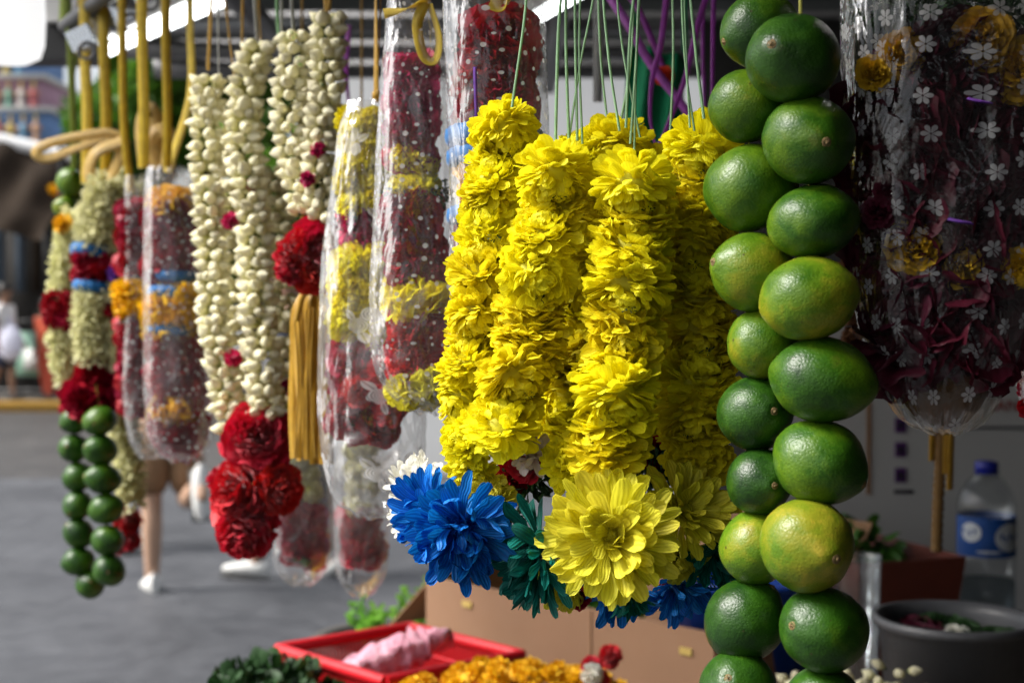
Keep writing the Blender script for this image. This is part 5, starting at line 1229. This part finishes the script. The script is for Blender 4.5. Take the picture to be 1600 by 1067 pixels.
for x, y in ((1530, 158), (1500, 346)):
    mb = MB(); ribbon(mb, [P(x-18, y-4, d-.038), P(x, y, d-.041), P(x+18, y+3, d-.038)], Z(9, d), 12, .3, .9); mb.build('violet_strip', M['purple'], g)
bag([(-60, 1318, 1640), (40, 1318, 1640), (150, 1320, 1638), (290, 1324, 1632), (380, 1330, 1626), (460, 1338, 1610), (530, 1350, 1594), (580, 1370, 1576), (625, 1388, 1558), (655, 1408, 1538), (670, 1430, 1518), (678, 1458, 1494)], d, 'film_blossom', 'clear bag printed with white six petal blossoms in the shade', seed=1, depth=.62, cr=.045)
mb = MB(); lathe(mb, [(.001, -.003), (Z(20, d), -.002), (Z(38, d), .001), (Z(58, d), .009), (Z(72, d), .018), (Z(78, d), .026), (.001, .0265)], 32, P(1474, 662, d), M=Matrix.Diagonal((1, .5, 1, 1)))
t = NT('amber_water'); tp = t.n('BsdfTransparent'); t.set(tp.inputs[0], (.42, .24, .08)); gl = t.n('BsdfGlossy'); gl.inputs[1].default_value = .05; mx = t.n('MixShader'); mx.inputs[0].default_value = .06
t.t.links.new(tp.outputs[0], mx.inputs[1]); t.t.links.new(gl.outputs[0], mx.inputs[2]); df = t.n('BsdfDiffuse'); t.set(df.inputs[0], (.22, .11, .03)); m2 = t.n('MixShader'); m2.inputs[0].default_value = .4; t.t.links.new(mx.outputs[0], m2.inputs[1]); t.t.links.new(df.outputs[0], m2.inputs[2]); M['amber'] = t.surf(m2.outputs[0]); mb.build('trapped_water', M['amber'], g)
d = .93
g = wrapped('dark red garland at the picture edge behind the blossom printed bag', 1612, d, [('rose', 480, 640, 'maroon', 26, 24, 'rose', 2)], [(1626, 440), (1626, 660)])
bag([(430, 1592, 1662), (560, 1590, 1664), (620, 1594, 1658), (650, 1606, 1640)], d, 'film', 'plain clear bag at the picture edge behind the blossom printed one', seed=9, rows=40, cols=48)

# dotted bag behind the yellow garlands (dark roses)
d = .975
pts = [(778, -40), (776, 300), (770, 700)]
g = wrapped('dark red garland with blue and yellow rings in the dotted bag beside yellow chrysanthemums', 776, d,
    [('rose', 44, 200, 'maroon', 47, 35, 'rose', 3), ('band', 772, 215, d, 74, 17, 'bluec'), ('band', 772, 248, d, 72, 16, 'bluec'), ('ruf', 262, 320, 'orange', 42, 40, 'petal_tuft', 2), ('band', 772, 338, d, 72, 15, 'bluec'), ('rose', 350, 600, 'maroon', 44, 36, 'rose', 3)], pts)
hang_ribbon(g, [(770, -200), (775, -40), (782, 45)], d, 30, 'gold'); hang_ribbon(g, [(765, 5), (785, 14), (800, -12)], d-.03, 20, 'gold', tw=2)
hang_ribbon(g, [(742, 105), (743, 140), (745, 188)], d-.055, 6, 'purple')
bag([(-70, 692, 848), (0, 692, 850), (150, 698, 856), (300, 703, 858), (450, 704, 850), (580, 704, 840), (640, 716, 820), (668, 745, 790)], d, 'film_dots', 'white dotted clear bag over dark roses, partly behind the yellow garlands', seed=2)
# dotted bag with pink roses
d = 1.06
pts = [(645, 60), (645, 300), (655, 620)]
g = wrapped('garland of crimson petals and yellow blooms in the slim dotted bag with gold knot', 645, d,
    [('rose', 100, 215, 'magenta', 31, 28, 'rose', 3), ('rose', 205, 245, 'maroon', 30, 27, 'rose', 3), ('pom', 238, 296, 'yellow', 34, 40, 'bloom', 3), ('sprig', 625, 300, d, 38, 'darkleaf', 90, 1), ('sprig', 675, 300, d, 38, 'darkleaf', 90, 2),
     ('rose', 316, 450, 'maroon', 38, 32, 'rose', 3), ('ruf', 452, 500, 'yellow', 36, 36, 'petal_tuft', 3), ('rose', 500, 592, 'red', 36, 30, 'rose', 3), ('ruf', 590, 622, 'lemon', 34, 38, 'petal_tuft', 2)], pts)
hang_ribbon(g, [(600, 22), (632, 15), (668, 2)], d-.02, 16, 'gold', tw=2.2); hang_ribbon(g, [(664, 4), (652, 40), (662, 88), (680, 95), (686, 60), (672, 8)], d-.02, 17, 'gold', tw=1.0); hang_ribbon(g, [(668, -250), (666, -80), (664, 6)], d, 22, 'gold')
bag([(-2, 606, 672), (60, 602, 694), (120, 596, 700), (240, 588, 708), (360, 583, 712), (470, 578, 714), (540, 580, 714), (590, 592, 712), (625, 620, 700), (646, 655, 690)], d, 'film_dots', 'white dotted clear bag tied with a gold ribbon knot at its top', seed=3)
# rose printed bag
d = 1.16
pts = [(570, 150), (566, 400), (572, 700)]
g = wrapped('garland with yellow chrysanthemums above red petals in the rose printed bag', 568, d,
    [('pom', 182, 330, 'yellow', 37, 30, 'bloom', 2), ('sprig', 555, 335, d, 34, 'darkleaf', 80, 3), ('sprig', 590, 335, d, 30, 'darkleaf', 60, 4), ('rose', 338, 392, 'magenta', 30, 25, 'rose', 2), ('pom', 392, 545, 'yellow', 48, 36, 'bloom', 2), ('sprig', 570, 552, d, 40, 'darkleaf', 90, 5),
     ('rose', 556, 672, 'maroon', 44, 28, 'rose', 2)], pts)
for x, y in ((596, 578), (610, 610), (606, 640), (560, 610)): place('rose', cm('rose', 'red')[x % 4], g, P(x, y, d-.02), (rnd.uniform(-.3, .3), -1, .1), Z(30, d))
hang_ribbon(g, [(586, -180), (587, -20), (588, 145)], d, 11, 'goldd', tw=2.5); hang_ribbon(g, [(594, -180), (595, -20), (590, 142)], d+.004, 6, 'goldd', tw=2.0)
mb = MB(); ellip(mb, P(589, 150, d), (Z(8, d), Z(7, d), Z(10, d)), 10, 14, jit=.2); mb.build('knot', M['goldd'], g)
bag([(160, 545, 612), (210, 530, 622), (320, 514, 640), (440, 504, 652), (560, 500, 660), (660, 502, 664), (730, 508, 660), (780, 525, 650), (806, 560, 632)], d, 'film_rose', 'clear bag with white rose print and an empty crumpled bottom', seed=4, cr=.075)

# ------------------------------------------------------------------ jasmine bud garlands
def jasmine(parent, pts, d, rpx, pitch, budpx, n=6, far=0, keep=None):
    pth = at_path(pts, 400); L = np.concatenate([[0], np.cumsum(np.hypot(*np.diff(pth, axis=0).T))]); k = int(L[-1]/pitch); out = []
    for i in range(k):
        s = (i+.5)*pitch; x = np.interp(s, L, pth[:, 0]); y = np.interp(s, L, pth[:, 1])
        for j in range(n):
            a = (j+.5*(i % 2))/n*2*PI + rnd.uniform(-.25, .25); out.append((x, y, a, d))
    return [(x + rpx*.62*math.cos(a), y + rnd.uniform(-.22, .22)*pitch, dd + Z(rpx*.62, dd)*math.sin(a), Vector((math.cos(a)+rnd.uniform(-.35, .35), math.sin(a), rnd.uniform(-.15, .75))), budpx*rnd.uniform(.82, 1.15), math.sin(a)) for x, y, a, dd in out]
def jas_build(parent, buds):
    buds.sort(key=lambda b: b[5])
    for i, (x, y, d, nz, r, _) in enumerate(buds[:300]): place('jasmine_bud', BUD[i % 6], parent, P(x, y, d), nz, Z(r, d)*1.35, .95)
    if len(buds) > 300:
        mb = MB(); srcs = []
        for b in BUD[:3]:
            v = np.array([q.co[:] for q in b.vertices]); f = [tuple(p.vertices) for p in b.polygons]; srcs.append((v, np.array([q for q in f if len(q) == 4])))
        for i, (x, y, d, nz, r, _) in enumerate(buds[300:]):
            v, f = srcs[i % 3]; m = basis(nz, rnd.uniform(0, 6)).to_3x3(); s = Z(r, d)*1.35
            uvv = np.stack([(v[:, 2]+.55)/1.35, v[:, 0]], -1)
            mb.add((v*s) @ np.array(m).T + np.array(P(x, y, d)), f, uvv)
        mb.build('back_buds', M['bud'], parent)['kind'] = 'stuff'
d = 1.42
ja = thing('jasmine_garland', P(380, -60, d), 'two thick strings of white jasmine buds ending in bright red roses', 'flower garland', 'white jasmine bud garlands')
bl_ = jasmine(ja, [(326, 118), (322, 240), (330, 380), (334, 500), (350, 600), (366, 690)], d, 27, 17, 12.6, 6)
bl_ += jasmine(ja, [(408, 66), (385, 140), (384, 240), (398, 370), (404, 480), (412, 590), (412, 660)], d-.03, 31, 18, 13.6, 6)
bl_ += jasmine(ja, [(362, 170), (360, 300), (366, 420), (372, 560), (390, 700)], d+.05, 24, 22, 13, 6)
bl_ += jasmine(ja, [(425, 260), (440, 380), (444, 500), (446, 600), (450, 700)], d+.06, 22, 22, 13, 6)
jas_build(ja, bl_)
for x, y, r_, ax in ((404, 678, 52, (.15, -1, .25)), (366, 770, 50, (-.5, -.85, .1)), (440, 764, 42, (.6, -.8, .0)), (378, 845, 44, (-.1, -.8, -.6)), (392, 790, 50, (.1, .9, -.2)), (345, 750, 36, (-1, .1, .2)), (398, 815, 40, (.3, -.9, -.3))):
    place('rose', ROSE[3 if r_ > 45 else int(x) % 3], ja, P(x, y, d-.035+ (.05 if ax[1] > 0 else 0)), ax, Z(r_*1.12, d))
for x, y in ((398, 288), (360, 345), (364, 560), (452, 605)): place('petal_tuft', cm('ruf', 'magenta')[0], ja, P(x, y, d-.02), (0, -1, .3), Z(11, d))
for x0, x1, y1 in ((330, 325, 110), (340, 342, 130), (352, 368, 140), (379, 378, 80), (398, 402, 66), (404, 408, 66)): hang_ribbon(ja, [(x0+(x0-x1)*.3, -90), (x0, 0), (x1, y1)], d, 6, 'whiter' if x0 in (340, 398) else 'tan', tw=1.2)
for x, y in ((395, 85), (408, 96), (350, 200), (390, 160)): sprig(ja, x, y, d-.02, 14, 'leafb', 14, x)
d = 1.30
jb = thing('jasmine_garland', P(490, -60, d), 'twin strings of white jasmine buds with red roses above the gold ribbons', 'flower garland', 'white jasmine bud garlands')
bl_ = jasmine(jb, [(466, 50), (455, 120), (454, 206), (470, 290), (478, 345)], d, 31, 18, 13.6, 6)
bl_ += jasmine(jb, [(512, 22), (513, 110), (502, 200), (502, 300), (508, 345)], d-.03, 30, 18, 13.6, 6)
bl_ += jasmine(jb, [(488, 130), (486, 220), (492, 330)], d+.04, 30, 22, 14, 6)
jas_build(jb, bl_)
for x, y, r_, ax in ((455, 398, 38, (-.5, -.85, .2)), (497, 385, 48, (.25, -.95, .2)), (444, 425, 24, (-.7, -.6, -.4)), (492, 425, 40, (.2, -.9, -.4)), (470, 378, 36, (0, -.6, .8))):
    place('rose', ROSE[3 if r_ > 45 else int(x) % 3], jb, P(x, y, d-.03), ax, Z(r_*1.1, d))
for x, y in ((497, 234), (480, 280)): place('petal_tuft', cm('ruf', 'magenta')[1], jb, P(x, y, d-.045), (0, -1, .3), Z(10, d))
for x0, x1, y1, m_ in ((432, 435, 60, 'greens'), (455, 458, 45, 'whiter'), (440, 440, 80, 'whiter'), (508, 510, 20, 'tan'), (516, 514, 18, 'tan')): hang_ribbon(jb, [(x0, -90), (x0, -20), (x1, y1)], d, 7, m_, tw=1.0)
for x, y in ((455, 55), (470, 95), (505, 60), (520, 90), (500, 120), (455, 200)): sprig(jb, x, y, d-.03, 13, 'leafb', 12, x)
# gold cord bundle
gc = thing('gold_ribbon_bundle', P(488, 455, d), 'wide bundle of flat deep gold ribbons hanging below red roses', 'ribbons')
for k in range(9):
    x0 = 462+k*6.6; lo = 722+rnd.uniform(-8, 4); off = rnd.uniform(-.012, .012)
    pts_ = [P(x0+(490-x0)*.5, 452+abs(x0-490)*.25, 1.33+off), P(x0, 480+abs(x0-490)*.4, 1.325+off), P(x0+rnd.uniform(-4, 4), 560, 1.33+off), P(x0+rnd.uniform(-5, 5), 640, 1.33+off), P(x0+rnd.uniform(-3, 3), lo, 1.33+off)]
    mb = MB(); ribbon(mb, pts_, Z(15, 1.33), 40, rnd.uniform(-.7, .7), rnd.uniform(-.4, .4)); mb.build('flat_ribbon', M['goldd'], gc)
for k in range(10):
    x0 = 460+k*6; pth = smooth_path([P(x0, 480+abs(x0-490)*.4, 1.31), P(x0+rnd.uniform(-6, 6), 600, 1.31), P(x0+rnd.uniform(-4, 4), 716, 1.31)], 30)
    mb = MB(); tube(mb, pth, Z(rnd.uniform(.9, 1.8), 1.33), 6); mb.build('cord', M['goldd'], gc)
mb = MB(); tube(mb, smooth_path([P(464, 500, 1.30), P(474, 462, 1.29), (P(494, 456, 1.29)), P(510, 475, 1.30)], 20), Z(5, 1.3), 8); mb.build('looped_cord', M['goldd'], gc)
# small bags low behind
for i, (x0, x1, y0, y1, d, lb, lg_) in enumerate(((424, 520, 640, 914, 1.72, 'blurred clear bag of dark red petals hanging lowest below the gold ribbons', 'dark red petal garland in the low bag beneath the gold ribbons'), (522, 608, 660, 930, 1.66, 'blurred clear bag hanging lowest beneath the rose printed bag', 'dark red petal garland in the low bag beneath the rose printed bag'))):
    xc = (x0+x1)/2
    g = wrapped(lg_, xc, d, [('pom', y0, 795, 'cream', 26, 30, 'bloom', 2), ('rose', 800, 872, 'maroon', 29, 25, 'rose', 2)], [(xc, y0), (xc, 940)])
    hang_string(g, [(xc, -60), (xc, 300), (xc, y0+5)], d, 2, 'goldd')
    bag([(y0, x0+10, x1-10), (740, x0, x1), (830, x0, x1), (y1-40, x0+4, x1-4), (y1-12, x0+18, x1-18), (y1, xc-12, xc+12)], d, 'film', lb, seed=5+i, rows=50, cols=60)
# two bags further along the row
d = 1.68
pts = [(268, 300), (270, 500), (276, 720)]
g = wrapped('garland of dark red petals with yellow and blue rings in the wide frosted bag', 268, d,
    [('ruf', 305, 335, 'orange', 26, 30, 'petal_tuft', 2), ('rose', 332, 418, 'maroon', 32, 24, 'rose', 3), ('band', 275, 430, d, 32, 10, 'bluec'), ('band', 270, 456, d, 38, 9, 'bluec'), ('ruf', 464, 502, 'orange', 30, 26, 'petal_tuft', 3), ('band', 270, 514, d, 38, 9, 'bluec'),
     ('rose', 522, 632, 'maroon', 32, 24, 'rose', 3), ('ruf', 632, 655, 'orange', 26, 24, 'petal_tuft', 3), ('rose', 655, 702, 'maroon', 32, 22, 'rose', 3)], pts)
for x in (222, 259): hang_ribbon(g, [(x, -60), (x, 60), (x+3, 180), (x+2, 262)], d, 17 if x == 222 else 15, 'gold', tw=.4)
bag([(262, 232, 296), (300, 228, 306), (400, 226, 316), (520, 226, 320), (620, 228, 326), (680, 234, 328), (708, 250, 322), (720, 270, 305)], d, 'film_dots', 'frosted dotted bag nearest the thick white jasmine strings', seed=7, rows=60, cols=64)
d = 1.80
g = wrapped('dark red petal garland with a yellow ring in the narrow frosted bag', 208, d, [('rose', 320, 420, 'maroon', 22, 20, 'rose', 2), ('ruf', 445, 490, 'orange', 20, 24, 'petal_tuft', 2), ('rose', 505, 640, 'maroon', 22, 20, 'rose', 2)], [(210, 280), (208, 500), (214, 700)])
hang_ribbon(g, [(190, -60), (191, 60), (194, 200), (205, 300)], d, 13, 'gold', tw=.5)
bag([(275, 196, 232), (350, 196, 234), (500, 195, 236), (600, 192, 240), (680, 202, 252), (716, 220, 250)], d, 'film_dots', 'narrow frosted dotted bag between cream tuberose and the wide frosted bag', seed=8, rows=60, cols=48)

# ------------------------------------------------------------------ cream tuberose garlands and the small lime string at the end of the row
FV, FF, FU = petal(1, .2, .5, .4, 4, 3)
def fluff(parent, pts, d, rpx, n, mat='cream', L=15, seed=0, name='tuberose_petals'):
    rs = np.random.RandomState(seed); pth = at_path(pts, 200); t = rs.rand(n); a = rs.rand(n)*2*PI
    x = np.interp(t, np.linspace(0, 1, 200), pth[:, 0]); y = np.interp(t, np.linspace(0, 1, 200), pth[:, 1])
    base = np.array([P(x[i], y[i], d) for i in range(n)]); D_ = np.stack([np.cos(a), np.sin(a), rs.uniform(-.7, .6, n)], -1); D_ /= np.linalg.norm(D_, axis=1)[:, None]
    pos = base + D_*Z(rpx, d)*rs.uniform(.3, .75, n)[:, None]; Y = np.cross(D_, rs.randn(n, 3)); Y /= np.linalg.norm(Y, axis=1)[:, None]; s = Z(L, d)*rs.uniform(.7, 1.2, n)[:, None, None]
    mb = MB(); mb.many(FV, FF, FU, np.stack([D_, Y, np.cross(D_, Y)], -1)*s, pos)
    tube(mb, smooth_path([P(q[0], q[1], d) for q in pth[::8]], 40), Z(rpx*.5, d), 8); o = mb.build(name, M[mat], parent); o['kind'] = 'stuff'; return o
d = 1.97
ta = thing('tuberose_garland', P(140, 100, d), 'cream tuberose garland with two blue rings and red roses', 'flower garland', 'cream tuberose garlands')
fluff(ta, [(170, 285), (160, 330), (150, 382)], d-.03, 42, 1900, seed=1); fluff(ta, [(124, 330), (104, 400), (96, 470)], d+.02, 26, 1300, seed=2); fluff(ta, [(98, 495), (98, 540), (106, 595)], d+.02, 24, 900, seed=3)
fluff(ta, [(145, 456), (142, 510), (148, 560)], d-.03, 34, 1500, seed=4)
band(ta, 145, 391, d-.03, 33, 11, 'bluec'); band(ta, 146, 447, d-.03, 31, 10, 'bluec'); stack(ta, [(146, 380), (146, 460)], d-.03, 396, 442, 'maroon', 24, 'ruf', 22, 'petal_tuft', 2)
stack(ta, [(95, 470), (97, 520)], d+.01, 468, 508, 'maroon', 20, 'ruf', 20, 'petal_tuft', 2)
place('marigold_bloom', LPOM, ta, P(98, 350, d), (-.5, -.8, .3), Z(20, d))
for x, y, r_, ax in ((122, 622, 42, (-.2, -.95, .1)), (150, 580, 38, (.3, -.9, .4)), (178, 592, 34, (.6, -.7, .1)), (140, 610, 40, (.1, .8, -.2)), (160, 640, 30, (.4, -.6, -.6))): place('rose', cm('rose', 'maroon')[int(x) % 4], ta, P(x, y, d-.03 if ax[1] < 0 else d+.03), ax, Z(r_, d))
for x, w_ in ((132, 17), (162, 17)): hang_ribbon(ta, [(x, -40), (x, 70), (x+4, 180), (x+3, 288)], d, w_, 'gold', tw=.5)
hang_ribbon(ta, [(192, 215), (165, 208), (120, 214), (72, 226), (56, 240), (75, 248), (120, 232), (165, 216), (192, 224)], d-.02, 15, 'tan', tw=.5, n=60)
hang_ribbon(ta, [(190, 222), (150, 240), (140, 275), (165, 290), (185, 255), (192, 222)], d-.03, 20, 'tan', tw=.5, n=50)
mb = MB(); ellip(mb, P(193, 222, d-.02), (Z(10, d), Z(9, d), Z(9, d)), 10, 12, jit=.25); mb.build('knot', M['tan'], ta)
d = 2.04
tc = thing('tuberose_garland', P(195, 100, d), 'longer cream tuberose garland with a violet rose, behind the small limes', 'flower garland', 'cream tuberose garlands')
fluff(tc, [(200, 288), (192, 340), (188, 400)], d-.1, 26, 1000, seed=6); place('rose', cm('rose', 'purple')[0], tc, P(184, 424, d-.12), (-.1, -1, .1), Z(22, d-.1)); fluff(tc, [(188, 446), (190, 470)], d-.1, 22, 300, seed=8)
stack(tc, [(188, 465), (188, 500)], d-.1, 470, 496, 'maroon', 18, 'ruf', 20, 'petal_tuft', 2); fluff(tc, [(190, 500), (190, 540), (192, 575)], d-.1, 22, 700, seed=9)
fluff(tc, [(188, 625), (198, 700), (204, 790)], d, 26, 1500, seed=7)
for x, y, r_ in ((182, 600, 24), (196, 815, 24), (200, 845, 22), (178, 850, 22), (186, 625, 20)): place('rose', cm('rose', 'red')[y % 4], tc, P(x, y, d-.01), (rnd.uniform(-.3, .3), -1, -.2), Z(r_, d))
hang_ribbon(tc, [(228, 262), (222, 200), (232, 170), (246, 195), (248, 262)], d-.12, 24, 'tan', tw=.4); hang_ribbon(tc, [(250, 262), (236, 225), (250, 205), (266, 215), (262, 262)], d-.14, 24, 'tan', tw=.4)
hang_ribbon(tc, [(262, 270), (297, 150), (297, 40), (297, -60)], d-.3, 16, 'gold', tw=.4)
d = 1.93
ls = thing('lime_garland', P(140, 640, d), 'small distant double string of green limes below the red roses', 'lime garland', 'lime garlands')
for i, (x, y) in enumerate(((118, 655), (115, 700), (121, 745), (121, 789), (123, 833), (122, 877), (141, 912))): lime(ls, x, y, d+.03, 24, 22, (rnd.uniform(-1, 1), rnd.uniform(-1, .2), rnd.uniform(-.5, .5)), .30, .3, i)
for i, (x, y) in enumerate(((156, 657), (157, 703), (161, 748), (166, 795), (168, 844), (171, 891))): lime(ls, x, y, d, 27, 23, (rnd.uniform(-1, 1), rnd.uniform(-1, .2), rnd.uniform(-.5, .5)), .34, .2, i+2)
hang_string(ls, [(150, 600), (157, 660), (163, 780), (170, 895)], d, 1.4, 'ystring'); hang_string(ls, [(130, 600), (118, 660), (121, 780), (123, 880), (140, 912)], d+.03, 1.4, 'ystring')
d = 2.08
l3 = thing('lime_garland', P(112, 100, d), 'short string of two bright limes on a yellow green ribbon', 'lime garland', 'lime garlands')
lime(l3, 110, 285, d, 21, 24, (.3, -.6, .4), .62, 0, 1); lime(l3, 104, 326, d, 20, 18, (-.5, -.5, .2), .66, 0, 4); lime(l3, 126, 320, d+.02, 16, 18, (.5, -.5, .2), .5, 0, 2)
hang_ribbon(l3, [(100, -60), (108, 40), (113, 150), (116, 264)], d, 12, 'limer', tw=.8); hang_ribbon(l3, [(124, -60), (122, 20), (120, 70), (112, 150), (115, 264)], d+.01, 9, 'limer', tw=1.2)
hang_string(l3, [(114, 255), (110, 285), (105, 325), (104, 345)], d, 1.5, 'ystring')
# plain strings that carry the things hung straight from the canopy
for par, x, y, d in ((dg, 1334, 262, 1.25), (bpy.data.objects['dried_garland'], 1474, 566, 1.5), (bpy.data.objects['wrapped_garland.001'], 1626, 470, .93)):
    q = P(x, y, d); mb = MB(); tube(mb, [q, Vector((q.x, q.y, 2.165))], .0010, 6); mb.build('string', M['brownc'], par)
